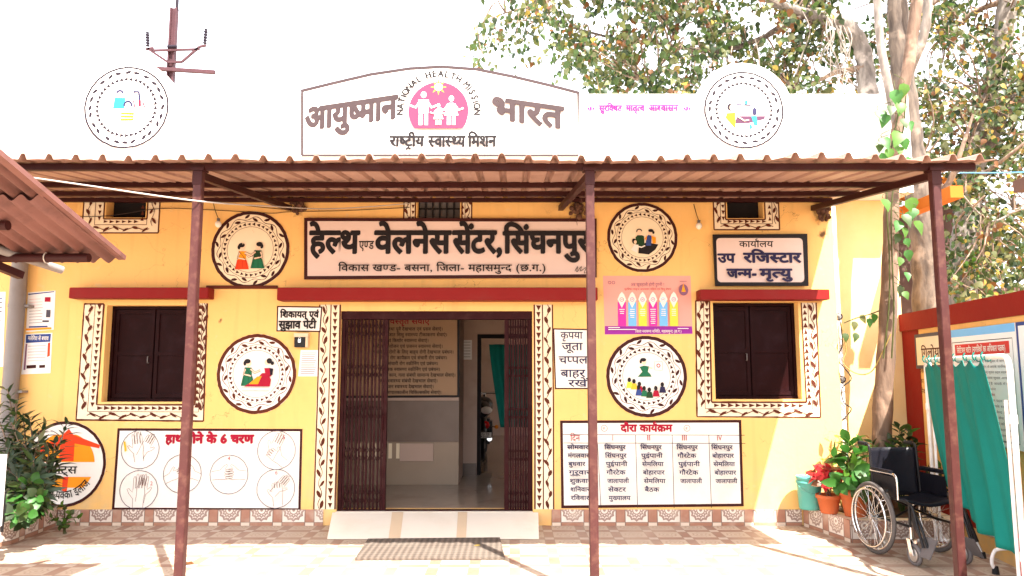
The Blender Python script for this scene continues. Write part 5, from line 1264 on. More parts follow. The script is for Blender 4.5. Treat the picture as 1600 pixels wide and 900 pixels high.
def wsign(name, label, cat, q, lift, face, fcol, fw, dep=.015):
    c = WA + WDIR * ((q[0][0] + q[1][0]) / 2) + WN * lift; t = thing(name, label, cat, (c.x, c.y, min(q[0][1], q[1][1])))
    cv = wcanvas(lift); cv.pane(q, face, dep); cv.build('panel', t)
    if fw: cv.frame(q, fw, fcol); cv.build('frame', t)
    return t, cv
def wq(u0, u1_, z0, z1): return [(u0, z0), (u1_, z0), (u1_, z1), (u0, z1)]
a0, zt0 = onwall(1432, 499); a1 = onwall(1483, 560)[0]; zb0 = onwall(1435, 576)[1]; ztop = ZW - .24
t, cv = wsign('herb_board', 'cream board in a grey frame naming a herb, nearest the building corner', 'sign', wq(u1 - .05, a1, zb0, ztop), .008, 'cream', 'ink', .035)
def WT(cv, s, x0, x1, pb, pt, m, **k):
    (a, z0), (b_, zz) = onwall(x0, pb, .03), onwall(x1, pb, .03); z1 = onwall(x0, pt, .03)[1]; cv.text(s, a, z0, z1 - z0, m, width=b_ - a, **k)
u0 = u1 - .05; wd = a1 - u0
cv.text('गिलोय', u0 + .14 * wd + .05, ztop - .24, .085, 'ochre', width=wd * .58, bold=1)
for k, s in enumerate(('इसके पत्तों एवं तने', 'का काढ़ा बनाकर', 'सेवन करे।')): cv.text(s, u0 + .09, ztop - .40 - k * .105, .04, 'ochre', width=wd * (.72, .66, .45)[k], bold=1)
cv.build('lettering', t)
b0, b1 = onwall(1487, 520)[0], onwall(1591, 520)[0]
zlow = onwall(1588, 660)[1]; zlow = min(zlow, 1.0)
t, cv = wsign('charter_board', 'large white citizen charter board with red heading strip beneath a blue band', 'sign', wq(b0, b1, .95, ztop + .0), .008, 'paper', None, 0)
bw = b1 - b0
cv.poly([(b0, ztop - .07), (b1, ztop - .07), (b1, ztop), (b0, ztop)], 'sky'); cv.build('blue_band', t)
cv.stroke([(b0 + .05, 1.0), (b1 - .05, 1.0), (b1 - .05, ztop - .12), (b0 + .05, ztop - .12)], .008, 'black', closed=True); cv.build('frame', t)
zz = ztop - .14; cv.poly([(b0 + .10, zz - .10), (b1 - .10, zz - .10), (b1 - .10, zz), (b0 + .10, zz)], 'redplastic'); cv.build('heading_strip', t)
cv.text('सिटिजन चार्टर (नागरिकों का अधिकार पत्रक)', b0 + .14, zz - .078, .045, 'white', width=bw - .30, bold=1)
para = 'यह स्वास्थ्य केन्द्र सभी नागरिकों को सेवाएं प्रदान करता है आपके सहयोग से सेवा में सुधार होगा'.split()
for k in range(17):
    if k == 6: cv.text('शिकायत निवारण की सुविधा', b0 + bw * .32, zz - .17 - k * .047, .017, 'crimson', width=bw * .36, bold=1); continue
    random.shuffle(para); ww = bw - .24 - (0 if k not in (5,) else .45)
    cv.text(' '.join(para[:9]), b0 + .12 + (0 if k != 5 else .22), zz - .17 - k * .047, .017, 'ink' if k < 8 else 'navy', width=ww)
cv.build('lettering', t)
c0, c1_ = b1 + .02, b1 + 1.1
t, cv = wsign('programme_board', 'white board with a large lettered circle cut off by the right edge of the view', 'sign', wq(c0, c1_, .85, ztop + .0), .010, 'paper', 'blue', .03)
cc = (c0 + .50, ztop - .52); cv.ring(cc, .42, .432, 'black', 70); cv.ring(cc, .27, .278, 'black', 60); acc = 0
for i, ch in enumerate('KAYAKALP'):
    th = R(172 - i * 20); V, Fc = glyph(ch, 0.0); k = .17; ph = th - math.pi / 2; mx = max(p[0] for p in V) / 2
    cv.faces([(cc[0] + .30 * math.cos(th) + (p[0] - mx) * k * math.cos(ph) - p[1] * k * math.sin(ph), cc[1] + .30 * math.sin(th) + (p[0] - mx) * k * math.sin(ph) + p[1] * k * math.cos(ph)) for p in V], Fc, 'black')
V, Fc, wd = compose('कायाकल्प', .014); cv.up(2)
cv.faces([(cc[0] + (.40 - b_ * .15) * math.cos(R(200) + R(130) * a / wd), cc[1] + (.40 - b_ * .15) * math.sin(R(200) + R(130) * a / wd), l) for a, b_, l in V], Fc, 'black')
cv.build('lettering', t)

# ================================================================== tiled planters along both sides
pc = G(1331, 848); xp0 = P(1252, 800)[0] + .02
ZPL = .20
pl = thing('tiled_planter', 'low planter edged with rosette tiles in the right corner of the yard', 'planter', (pc.x, pc.y, 0))
xw = WA.x - .0 + WDIR.x * (.38 - pc.y) - .02
b = MB(); b.prism([(xp0, -.016, 0), (pc.x, pc.y, 0), (xw, pc.y - .02, 0), (xw + .1, -.016, 0)], (0, 0, ZPL), 'cream'); b.build('kerb', pl)
skirting('tile_facing', [(xp0, -.03), (pc.x, pc.y), (xw - .03, pc.y - .02)], 0, ZPL + .002, pl, .012)
b = MB(); b.prism([(xp0 + .16, -.02, ZPL + .003), (pc.x + .14, pc.y + .12, ZPL + .003), (xw - .1, pc.y + .1, ZPL + .003), (xw, -.02, ZPL + .003)], (0, 0, .004), 'soil'); b.build('soil', pl)
b = MB(); b.box((XR + .0, .0, 0), (XE - .06, .378, ZPL + .002), 'soil'); b.build('soil_bed', pl)
lp0, lp1 = G(86, 822), G(16, 850)
pl2 = thing('tiled_planter', 'low planter edged with rosette tiles under the oleander on the left', 'planter', (lp1.x, lp1.y, 0))
b = MB(); b.prism([(lp1.x - 2.2, -.01, 0), (lp1.x - 2.2, lp1.y - .8, 0), (lp1.x - .35, lp1.y - .8, 0), (lp1.x, lp1.y, 0), (lp0.x, -.02, 0)], (0, 0, ZPL), 'cream'); b.build('kerb', pl2)
skirting('tile_facing', [(lp1.x - .35, lp1.y - .8), (lp1.x, lp1.y), (lp0.x, -.03)], 0, ZPL + .002, pl2, .012)
b = MB(); b.prism([(lp1.x - 2.1, -.05, ZPL + .003), (lp1.x - 2.1, lp1.y - .7, ZPL + .003), (lp1.x - .45, lp1.y - .7, ZPL + .003), (lp1.x - .12, lp1.y, ZPL + .003), (lp0.x - .12, -.05, ZPL + .003)], (0, 0, .004), 'soil'); b.build('soil', pl2)

# doormat
m0, m1, m2, m3 = G(555, 876), G(789, 875), G(781, 843), G(575, 845)
b = MB(); b.prism([(m0.x, m0.y, .005), (m1.x, m1.y, .005), (m2.x, m2.y, .005), (m3.x, m3.y, .005)], (0, 0, .016), 'mat')
o = b.build('doormat', origin=(m0 + m2) / 2); tag(o, 'worn ribbed coir doormat lying before the entrance ramp', 'doormat')
lf = G(292, 882); b = MB(); b.add([lf + Vector(p) for p in ((-.05, 0, .006), (-.02, .03, .012), (.03, .02, .022), (.06, -.005, .006), (.0, -.03, .012))], [(0, 4, 3, 2, 1)], 'lf_brown'); tag(b.build('dry_leaf', origin=lf), 'single dry brown leaf on the paving right of the left post', 'leaf')
lf = G(745, 853, .022); b = MB(); b.add([lf + Vector(p) for p in ((-.03, 0, .002), (-.01, .02, .007), (.02, .01, .012), (.035, -.005, .003), (.0, -.02, .007))], [(0, 4, 3, 2, 1)], 'lf_straw'); tag(b.build('dry_leaf', origin=lf), 'small straw coloured leaf on the doormat', 'leaf')
# ================================================================== plants
LS = {'heart': [(0, .0, 0), (.12, .40, .01), (.38, .50, .02), (.65, .30, .0), (1., .0, -.10)], 'lance': [(0, .0, 0), (.3, .50, .03), (.65, .40, .0), (1., .0, -.10)], 'oval': [(0, .02, 0), (.25, .42, .03), (.6, .5, .03), (.85, .28, -.02), (1., .0, -.08)], 'leaf4': [(0, .0, 0), (.35, .5, .02), (1., .0, -.06)]}
def leaf(b, c, d, up, L, wd, m, kind='heart', fold=.25, stalk=0.):
    c = Vector(c); d = Vector(d).normalized(); up = Vector(up); s = d.cross(up)
    if s.length < 1e-3: s = d.orthogonal()
    s.normalize(); u = s.cross(d); c = c + d * stalk; V = []; Fc = []; pr = LS[kind]; k = len(pr)
    for t, w_, z in pr:
        p = c + d * L * t + u * L * z
        V += [p - s * wd * w_ + u * wd * w_ * fold, p, p + s * wd * w_ + u * wd * w_ * fold]
    for i in range(k - 1):
        a = i * 3
        if pr[i][1] < .01: Fc += [(a + 1, a + 3 + 1, a + 3), (a + 1, a + 5, a + 4)]
        elif pr[i + 1][1] < .01: Fc += [(a, a + 1, a + 4), (a + 1, a + 2, a + 4)]
        else: Fc += [(a, a + 1, a + 4, a + 3), (a + 1, a + 2, a + 5, a + 4)]
    b.add(V, Fc, m, True)
def rnd(s=1.): return Vector((random.uniform(-s, s), random.uniform(-s, s), random.uniform(-s, s)))
def pick(w):
    r = random.random() * sum(q for _, q in w)
    for m, q in w:
        r -= q
        if r <= 0: return m
    return w[-1][0]
def stem_plant(name, label, cat, base, stems, kind, L, wd, cols, per, spread=.5, stem_m='lf_olive', r=.008, droop=.0, group=None, start=.25):
    """stems: list of tip offsets; leaves in whorls up each stem"""
    t = thing(name, label, cat, base, group=group); base = Vector(base); sb = MB(); lb = MB()
    for tip_ in stems:
        tip_ = Vector(tip_); mid = base + tip_ * .5 + rnd(.05) + Vector((0, 0, .05)); q = bez([base + rnd(.02) * Vector((1, 1, 0)), mid, base + tip_], 8)
        sb.tube(q, [r * (1 - .6 * i / (len(q) - 1)) for i in range(len(q))], stem_m, 6)
        for i in range(per):
            f = start + (1 - start) * (i + random.random() * .6) / per; f = min(f, .999); k = f * (len(q) - 1); j = int(k); p = q[j].lerp(q[min(j + 1, len(q) - 1)], k - j)
            ax = (q[min(j + 1, len(q) - 1)] - q[max(j - 1, 0)]).normalized(); a = i * 2.4 + random.uniform(-.4, .4)
            o = ax.orthogonal().normalized(); o2 = ax.cross(o); rad = o * math.cos(a) + o2 * math.sin(a)
            d = (rad + ax * (spread * (.4 + f * 1.1)) + Vector((0, 0, -droop))).normalized()
            leaf(lb, p, d, ax + rnd(.2), L * random.uniform(.7, 1.15), wd * random.uniform(.8, 1.15), pick(cols), kind, random.uniform(.1, .35), L * .06)
    sb.build('stems', t); lb.build('foliage', t); return t
OL = [('lf_oleander', 5), ('lf_dark', 3), ('lf_green', 2), ('lf_pale', 1)]
q = G(62, 838); base0 = Vector((q.x - .05, -.55, ZPL))
random.seed(21)
tops = [(12, 608, -.5), (24, 630, -.6), (-8, 640, -.6), (46, 655, -.5), (70, 668, -.42), (86, 692, -.55), (60, 690, -.75), (36, 690, -.85), (78, 735, -.7), (12, 700, -.9), (52, 720, -.95), (70, 765, -.9), (-15, 690, -.8), (26, 745, -1.0), (-5, 760, -1.0), (88, 725, -.5), (42, 770, -1.05), (76, 710, -.8), (18, 660, -.75), (58, 745, -1.0), (5, 725, -1.0), (104, 662, -.38), (36, 650, -.4), (62, 700, -.55), (20, 690, -.6), (48, 735, -.7)]
stem_plant('oleander_shrub', 'tall dark green oleander shrub in the left planter before the round logo', 'shrub', base0, [P3(px, py, y_) - base0 for px, py, y_ in tops], 'lance', .17, .040, OL, 34, .45, 'twig', .012, .1, start=.15)
base1 = Vector((P(40, 800, -1.0)[0], -1.0, ZPL)); tops = [(30, 758, -1.15), (56, 775, -1.15), (12, 780, -1.2), (44, 800, -1.25), (68, 790, -1.0), (22, 800, -1.3), (50, 752, -1.1)]
stem_plant('low_shrub', 'low bushy plant with brighter leaves at the foot of the oleander', 'shrub', base1, [P3(px, py, y_) - base1 for px, py, y_ in tops], 'oval', .12, .075, [('lf_fresh', 3), ('lf_green', 4), ('lf_dark', 2)], 16, .5, 'twig', .007, .15)
base2 = G(100, 834); stem_plant('weed', 'small green weed growing at the foot of the wall beside the left planter', 'plant', base2, [Vector((-.06, .05, .26)), Vector((.05, .0, .2)), Vector((.10, .06, .14)), Vector((-.12, .0, .15)), Vector((0, -.05, .1))], 'oval', .07, .05, [('lf_green', 3), ('lf_lime', 2)], 7, .5)

# right planter: bin, pots and their plants
def px_at(px, py, y): return P3(px, py, y)
c = P3(1265, 792, -.22); c.z = ZPL
t = thing('plastic_bucket', 'turquoise plastic bucket standing at the left end of the right planter', 'bucket', c)
b = MB(); b.lathe(c, [(.0, .005), (.095, .005), (.10, .02), (.118, .30), (.124, .305), (.124, .325), (.118, .33), (.112, .33), (.108, .30), (.09, .03), (0, .03)], 'binplastic', 28); b.build('body', t)
b = MB(); b.lathe(c, [(.117, .255), (.126, .262), (.126, .278), (.117, .285)], 'binplastic', 28); b.build('rim_band', t)
b = MB(); b.tube(bez([c + Vector((-.125, 0, .27)), c + Vector((-.09, -.10, .20)), c + Vector((.05, -.135, .17)), c + Vector((.125, -.0, .27))], 6), .004, 'binplastic', 6); b.build('handle', t)
def pot(c, r, h, label):
    t = thing('flower_pot', label, 'pot', c, group='terracotta pots on the planter')
    b = MB(); b.lathe(c, [(0, .003), (r * .66, .003), (r * .70, .015), (r * .92, h * .78), (r * 1.02, h * .80), (r * 1.05, h * .98), (r * 1.0, h), (r * .92, h), (r * .88, h * .84), (0, h * .84)], 'terracotta', 26); b.build('body', t)
    b = MB(); b.lathe(c, [(r * .885, h * .86), (r * .4, h * .9), (.001, h * .92)], 'soil', 20); b.build('soil', t); return t
cA = P3(1296, 806, -.42); cA.z = ZPL; pot(cA, .115, .18, 'smaller terracotta pot holding the red-leaved plant')
cB = P3(1337, 818, -.58); cB.z = ZPL; pot(cB, .135, .25, 'larger terracotta pot holding the broad green plant beside the wheelchair wheel')
random.seed(4)
bs = cA + Vector((0, 0, .16)); stem_plant('red_leaf_plant', 'small plant with drooping red leaves in the smaller pot', 'plant', bs, [P3(px, py, y_) - bs for px, py, y_ in ((1272, 738, -.5), (1296, 733, -.45), (1284, 752, -.55), (1304, 742, -.38), (1290, 745, -.48))], 'lance', .14, .075, [('lf_red', 6), ('lf_brown', 1)], 8, .55, 'twig', .006, .25, start=.5)
bs = cB + Vector((0, 0, .22)); stem_plant('broad_leaf_plant', 'leafy bright green plant in the larger pot', 'plant', bs, [P3(px, py, y_) - bs for px, py, y_ in ((1325, 690, -.55), (1345, 700, -.6), (1308, 715, -.55), (1360, 735, -.65), (1335, 735, -.75), (1312, 755, -.7), (1372, 728, -.55), (1345, 760, -.8))], 'oval', .17, .085, [('lf_fresh', 5), ('lf_green', 3), ('lf_lime', 3)], 12, .6, 'lf_green', .009, .05, start=.35)
bs = Vector((P(1318, 790, -.15)[0], -.15, ZPL)); stem_plant('dry_plant', 'straw yellow withered plant behind the pots', 'plant', bs, [P3(px, py, y_) - bs for px, py, y_ in ((1298, 690, -.1), (1310, 682, -.1), (1290, 720, -.15), (1330, 700, -.1))], 'lance', .10, .04, [('lf_straw', 4), ('lf_yellow', 2), ('lf_lime', 1)], 12, .5, 'lf_straw', .007, .2, start=.3)
bs = Vector((P(1350, 790, -.05)[0], -.1, ZPL)); stem_plant('dry_plant', 'brown withered leaves on a thin stem above the broad green plant', 'plant', bs, [P3(px, py, y_) - bs for px, py, y_ in ((1346, 690, -.1), (1360, 686, -.1), (1335, 700, -.1))], 'oval', .08, .06, [('lf_brown', 4), ('lf_straw', 1)], 7, .5, 'twig', .006, .3, start=.7)
bs = Vector((P(1408, 790, -.35)[0], -.35, ZPL)); stem_plant('fern_shrub', 'dark green bushy shrub rising behind the wheelchair', 'shrub', bs, [P3(px, py, y_) - bs for px, py, y_ in ((1405, 668, -.35), (1420, 672, -.4), (1393, 690, -.35), (1430, 692, -.4), (1412, 690, -.5), (1400, 705, -.45), (1424, 715, -.5), (1362, 690, -.2), (1475, 745, -.6), (1465, 730, -.6))], 'lance', .13, .06, [('lf_fresh', 3), ('lf_green', 4), ('lf_dark', 4)], 18, .5, 'lf_green', .008, .0, start=.45)
for i, (px, py) in enumerate(((1303, 745), (1385, 760))):
    pass

# thin trunk in front of the setback wall with its heart-leaved climber
yt = -.12
tp = [(1378, 790), (1378, 720), (1379, 640), (1384, 560), (1388, 480), (1391, 400), (1393, 320), (1398, 250), (1402, 200), (1408, 150), (1418, 110), (1425, 60), (1433, 0), (1438, -60)]
path = [P3(px, py, yt - .10 * i / 13) for i, (px, py) in enumerate(tp)]; path[0].z = ZPL - .1
t = thing('slender_tree', 'slender bare trunk rising in front of the white setback wall', 'tree', (path[0].x, path[0].y, ZPL))
q = bez(path, 4); n = len(q); b = MB(); b.tube(q, [(.105 - .045 * min(1, i / n * 1.6)) * (1 + .06 * math.sin(i * 1.7)) for i in range(n)], 'youngbark', 12); b.build('trunk', t)
b = MB(); b.tube(bez([path[8], P3(1385, 120, -.15), P3(1375, 60, -.1), P3(1370, -10, -.05), P3(1365, -80, 0)], 5), [.045] * 21, 'palebark', 8); b.build('limb', t)
random.seed(9)
t = thing('climbing_vine', 'bright heart-leaved climber on the slender trunk', 'vine', (path[0].x + .06, path[0].y - .05, ZPL + .4))
st = MB(); lb = MB()
for k in range(2):
    off = 5 if k else -4; q = bez([P3(px + off + 5 * math.sin(i * 1.3 + k), py, yt - .17 - .1 * i / 13) for i, (px, py) in enumerate(tp[3:10])], 5); st.tube(q, .008, 'lf_olive', 6)
vp = [(1385, 178), (1372, 172), (1392, 165), (1378, 215), (1374, 222), (1405, 205), (1410, 185), (1418, 190), (1400, 225), (1388, 232), (1412, 215), (1398, 140), (1412, 130), (1408, 160), (1384, 240), (1420, 245), (1380, 310), (1416, 312), (1424, 308), (1420, 330), (1410, 335), (1430, 325), (1405, 345), (1428, 345), (1412, 355), (1415, 372), (1405, 365), (1418, 390), (1408, 402), (1415, 425), (1405, 445), (1412, 455)]
for px, py in vp:
    p = P3(px, py, yt - .22 - random.uniform(0, .12)); L = random.uniform(.13, .22) if py < 350 else random.uniform(.09, .14)
    st.tube(bez([P3(1397, py - 14, yt - .2), p + Vector((0, 0, .04)), p], 4), .0035, 'lf_olive', 4)
    leaf(lb, p, Vector((random.uniform(-.5, .5), random.uniform(-.5, .1), -1)), Vector((random.uniform(-.4, .4), -1, .2)), L, L * .72, pick([('lf_lime', 2), ('lf_fresh', 3), ('lf_green', 1.6), ('lf_yellow', .5)]), 'heart', random.uniform(.1, .35))
for px, py in ((1344, 492), (1335, 502), (1358, 497), (1366, 490), (1338, 520), (1320, 520)):
    p = P3(px, py, -.05); leaf(lb, p, Vector((random.uniform(-.6, .6), -.2, -1)), Vector((0, -1, .2)), .11, .075, pick([('lf_green', 1), ('lf_fresh', 1), ('lf_olive', 1)]), 'heart', .2)
st.tube(bez([P3(1318, 505, -.02), P3(1338, 497, -.05), P3(1362, 490, -.1), P3(1388, 480, -.2)], 6), .006, 'lf_olive', 5)
st.build('stem', t); lb.build('foliage', t)

# ================================================================== trees behind the building
PEEPAL = [('lf_green', 5), ('lf_olive', 5), ('lf_dark', 3), ('lf_yellow', .5), ('lf_brown', 1.0), ('lf_pale', .8)]
def limb(b, pts, r0, r1, m='bark', n=8):
    q = bez(pts, 6); k = len(q); b.tube(q, [(r0 + (r1 - r0) * i / (k - 1)) * (1 + .08 * math.sin(i * 2.1 + r0 * 50)) for i in range(k)], m, n); return q
def crown(lb, tb, regions, anchors, cols, L=.125, leaves=14, hang=.75):
    """regions: (x0,x1,y0,y1 photo box, depth range, number of clusters, keep probability by a lumpy field)"""
    for (x0, x1, y0, y1, d0, d1, num, thr, ph) in regions:
        k = 0
        for _ in range(num):
            px, py = random.uniform(x0, x1), random.uniform(y0, y1)
            f = math.sin(px * .031 + ph) * math.sin(py * .043 + ph * 1.7) + .6 * math.sin(px * .075 - py * .06 + ph * 2.3) + random.uniform(-.35, .35)
            if f < thr: continue
            c = P3(px, py, random.uniform(d0, d1))
            a = min(anchors, key=lambda q: (q - c).length_squared)
            if random.random() < .45:
                tb.tube(bez([a, a.lerp(c, .5) + rnd(.18) + Vector((0, 0, .12)), c], 4), [.02, .018, .016, .014, .012, .010, .008, .006, .004], 'twig', 5)
            tw = c + Vector((random.uniform(-.3, .3), random.uniform(-.3, .3), random.uniform(-.35, -.05))); tb.tube([c, tw], .004, 'twig', 4, caps=False)
            tone = random.random()
            cl = cols if tone < .7 else ([('lf_yellow', 1.3), ('lf_brown', 2.2), ('lf_olive', 3)] if tone < .79 else [('lf_green', 3), ('lf_dark', 2), ('lf_pale', 1.5)])
            for i in range(leaves):
                p = c.lerp(tw, random.random()) + rnd(.17); d = rnd(.8) + Vector((0, 0, -hang)); l = L * random.uniform(.7, 1.2)
                leaf(lb, p, d, rnd(1.) + Vector((0, -.5, .3)), l, l * .78, pick(cl), 'heart' if L > .1 and c.y < 6 else 'leaf4', .2)
random.seed(31)
t = thing('peepal_tree', 'big peepal tree behind the building, pale forked trunks above the parapet', 'tree', (P3(1450, 590, 2.2).x, 2.2, 0))
b = MB(); Y1 = 2.2
tr = limb(b, [Vector((P(1452, 700, Y1)[0], Y1, -.1)), P3(1451, 560, Y1), P3(1449, 440, Y1), P3(1440, 330, Y1), P3(1424, 230, Y1), P3(1412, 130, Y1), P3(1404, 40, Y1), P3(1400, -60, Y1), P3(1405, -200, Y1)], .22, .11, 'bark', 14)
b.build('trunk', t)
anc = list(tr[14:])
lmb = [([P3(1418, 260, 2.2), P3(1375, 200, 2.5), P3(1356, 140, 2.7), P3(1348, 80, 2.8), P3(1325, 40, 2.8), P3(1285, 28, 2.9), P3(1235, 14, 3.0), P3(1180, -10, 3.1), P3(1100, -40, 3.3), P3(1000, -80, 3.5)], .17, .03, 'palebark'),
       ([P3(1262, 22, 2.95), P3(1215, 45, 3.1), P3(1185, 62, 3.3), P3(1120, 80, 3.6), P3(1040, 70, 3.8), P3(960, 60, 4.0), P3(880, 40, 4.1), P3(800, 30, 4.3)], .06, .01, 'bark'),
       ([P3(1350, 106, 2.7), P3(1310, 112, 2.9), P3(1282, 124, 3.2), P3(1240, 140, 3.6)], .055, .02, 'twig'),
       ([P3(1412, 130, 2.2), P3(1442, 60, 1.9), P3(1450, 0, 1.8), P3(1455, -90, 1.7)], .07, .05, 'palebark'),
       ([P3(1412, 60, 2.2), P3(1430, 20, 2.4), P3(1470, -8, 2.8), P3(1530, -50, 3.2)], .10, .03, 'bark'),
       ([P3(1440, 330, 2.2), P3(1480, 290, 2.0), P3(1500, 240, 1.8), P3(1520, 180, 1.7)], .06, .015, 'twig'),
       ([P3(1000, -80, 3.5), P3(930, -40, 3.6), P3(860, 0, 3.8), P3(790, 20, 4.0), P3(745, 40, 4.0)], .035, .006, 'twig'),
       ([P3(1100, -40, 3.3), P3(1060, 30, 3.4), P3(1040, 90, 3.5), P3(1010, 130, 3.6)], .03, .006, 'twig')]
for pts, r0, r1_, m in lmb:
    b = MB(); q = limb(b, pts, r0, r1_, m); b.build('limb', t); anc += q[4:]
tb = MB(); lb = MB()
for k in range(16):      # hanging aerial roots and bare twigs
    px, py = random.choice(((1290, 20), (1300, 25), (1312, 30), (1318, 40), (1305, 28), (1240, 15), (1190, 10)))
    px += random.uniform(-12, 12); p = P3(px, py, 2.75); tb.tube(bez([p, p + Vector((random.uniform(-.1, .15), -.05, -.35)), p + Vector((random.uniform(-.2, .3), -.05, -.75)), p + Vector((random.uniform(-.25, .5), 0, -1.0))], 5), .008, 'palebark', 5)
crown(lb, tb, [(760, 860, -60, 130, 2.6, 4.6, 60, .35, .4), (850, 990, -80, 120, 2.4, 4.6, 170, -.1, .4), (960, 1120, -80, 145, 2.2, 4.6, 190, -.2, 1.1), (1100, 1300, -80, 145, 2.6, 4.8, 220, -.35, 2.3), (1280, 1400, -60, 140, 3.6, 5.2, 90, .0, .9), (820, 1400, -330, -80, 2.6, 5.2, 190, -.3, 1.9), (735, 800, 0, 70, 3.5, 4.3, 16, .3, 3.)], anc, PEEPAL, .115, 17)
tb.build('twigs', t); lb.build('foliage', t)

random.seed(77)
Y2 = 4.6
t = thing('leaning_tree', 'leaning tree with a pale upper trunk beyond the compound wall at the right edge', 'tree', (P3(1520, 560, Y2).x, Y2, 0))
b = MB(); tr = limb(b, [Vector((P(1500, 600, Y2)[0], Y2, -.1)), P3(1505, 420, Y2), P3(1512, 330, Y2), P3(1522, 260, Y2), P3(1540, 180, Y2), P3(1562, 90, Y2), P3(1574, 0, Y2), P3(1585, -120, Y2)], .21, .14, 'palebark', 12); b.build('trunk', t); anc = list(tr[8:])
for pts, r0, r1_, m in (([P3(1520, 262, Y2), P3(1545, 215, Y2 - .1), P3(1570, 170, Y2 - .2), P3(1605, 148, Y2 - .3), P3(1660, 130, Y2 - .3)], .16, .09, 'bark'), ([P3(1512, 330, Y2), P3(1470, 290, 4.2), P3(1440, 250, 4.0)], .06, .02, 'twig'), ([P3(1500, 300, 3.9), P3(1540, 270, 3.6), P3(1580, 240, 3.2), P3(1640, 190, 3.0)], .04, .02, 'twig'), ([P3(1555, 120, Y2), P3(1530, 180, 4.2), P3(1512, 250, 3.8), P3(1508, 330, 3.5)], .03, .01, 'twig'), ([P3(1574, 0, Y2), P3(1520, 20, 4.9), P3(1470, 60, 5.2)], .07, .02, 'twig'), ([P3(1585, 330, 3.6), P3(1545, 345, 3.4), P3(1500, 300, 3.3)], .02, .012, 'palebark')):
    b = MB(); q = limb(b, pts, r0, r1_, m); b.build('limb', t); anc += q
tb = MB(); lb = MB()
MIX = PEEPAL + [('lf_straw', .9), ('lf_pale', 1.6), ('lf_yellow', .5), ('lf_lime', .5)]
crown(lb, tb, [(1432, 1640, -60, 130, 3.6, 6.0, 240, -.15, .6), (1432, 1640, 120, 260, 3.4, 6.2, 300, -.45, 1.6), (1480, 1640, 250, 470, 3.0, 6.0, 270, -.3, 2.7), (1430, 1700, -300, -60, 3.4, 6.4, 120, -.4, 3.3)], anc, MIX, .11, 15)
tb.build('twigs', t); lb.build('foliage', t)

b = MB(); b.box((XE + .03, -.6, 3.30), (XE + .16, .38, 3.42), 'brickorange'); b.build('side_beam', bld)
random.seed(5)
for i, (x, y_, h, r, lab) in enumerate(((8.5, 15, 7.5, 2.6, 'hazy far tree seen between the leaning trunk and the canopy post'), (13.5, 17, 8.5, 3.2, 'far tree low behind the compound wall at the right edge'))):
    t = thing('far_tree', lab, 'tree', (x, y_, 0), group='trees far behind the compound'); b = MB(); limb(b, [Vector((x, y_, -.1)), Vector((x + .2, y_, h * .3)), Vector((x - .1, y_, h * .6)), Vector((x + .1, y_, h * .9))], .24, .06); b.build('trunk', t)
    lb = MB()
    for k in range(130):
        a = rnd(1.); a = a.normalized() * random.random() ** .4; c = Vector((x + a.x * r, y_ + a.y * r, h * .55 + a.z * h * .42))
        for j in range(14): p = c + rnd(.45); leaf(lb, p, rnd(1.) + Vector((0, 0, -.4)), rnd(1.), .30, .22, pick([('lf_green', 3), ('lf_olive', 3), ('lf_pale', 2), ('lf_yellow', .6)]), 'leaf4', .2)
    lb.build('foliage', t)
x0, z0 = P(1432, 305, 3.2); x1, z1 = P(1560, 272, 3.2)
t = thing('outhouse', 'orange limewashed outhouse with a dark tin roof half hidden beyond the compound wall', 'building', (5.6, 6.5, 0))
xo0, xo1 = P(1440, 320, 6.5)[0], P(1640, 320, 6.5)[0]; zo = P(1500, 285, 6.5)[1]
b = MB(); b.box((xo0 - .6, 6.5, zo - .32), (P(1522, 300, 6.5)[0], 6.8, zo + .12), 'brickorange'); b.build('orange_parapet', t)
b = MB(); b.box((xo0 - .6, 6.85, 0), (P(1560, 300, 6.5)[0], 9.5, zo - .4), 'tin'); b.build('walls', t)
b = MB(); b.bar((P(1478, 462, 5.5)[0], 5.5, P(1478, 462, 5.5)[1]), (P(1640, 455, 5.5)[0], 5.5, P(1640, 455, 5.5)[1]), 1.6, .06, 'tin'); b.build('low_tin_roof', t)
xa, za = P(1583, 293, 1.3); b = MB(); b.box((xa, .9, za - .07), (xa + 2, 1.3, za + .08), 'tin'); b.box((xa + .9, 1.15, 0), (xa + 1.0, 1.25, za - .07), 'post'); tag(b.build('tin_eave'), 'brown tin eave of a shed cut by the right edge of the view', 'roof')
# ================================================================== wheelchair
near = G(1364, 863); near.z = 0
wc = thing('wheelchair', 'empty black folding wheelchair parked by the right planter facing the yard', 'wheelchair', (0, 0, 0))
HW = .285
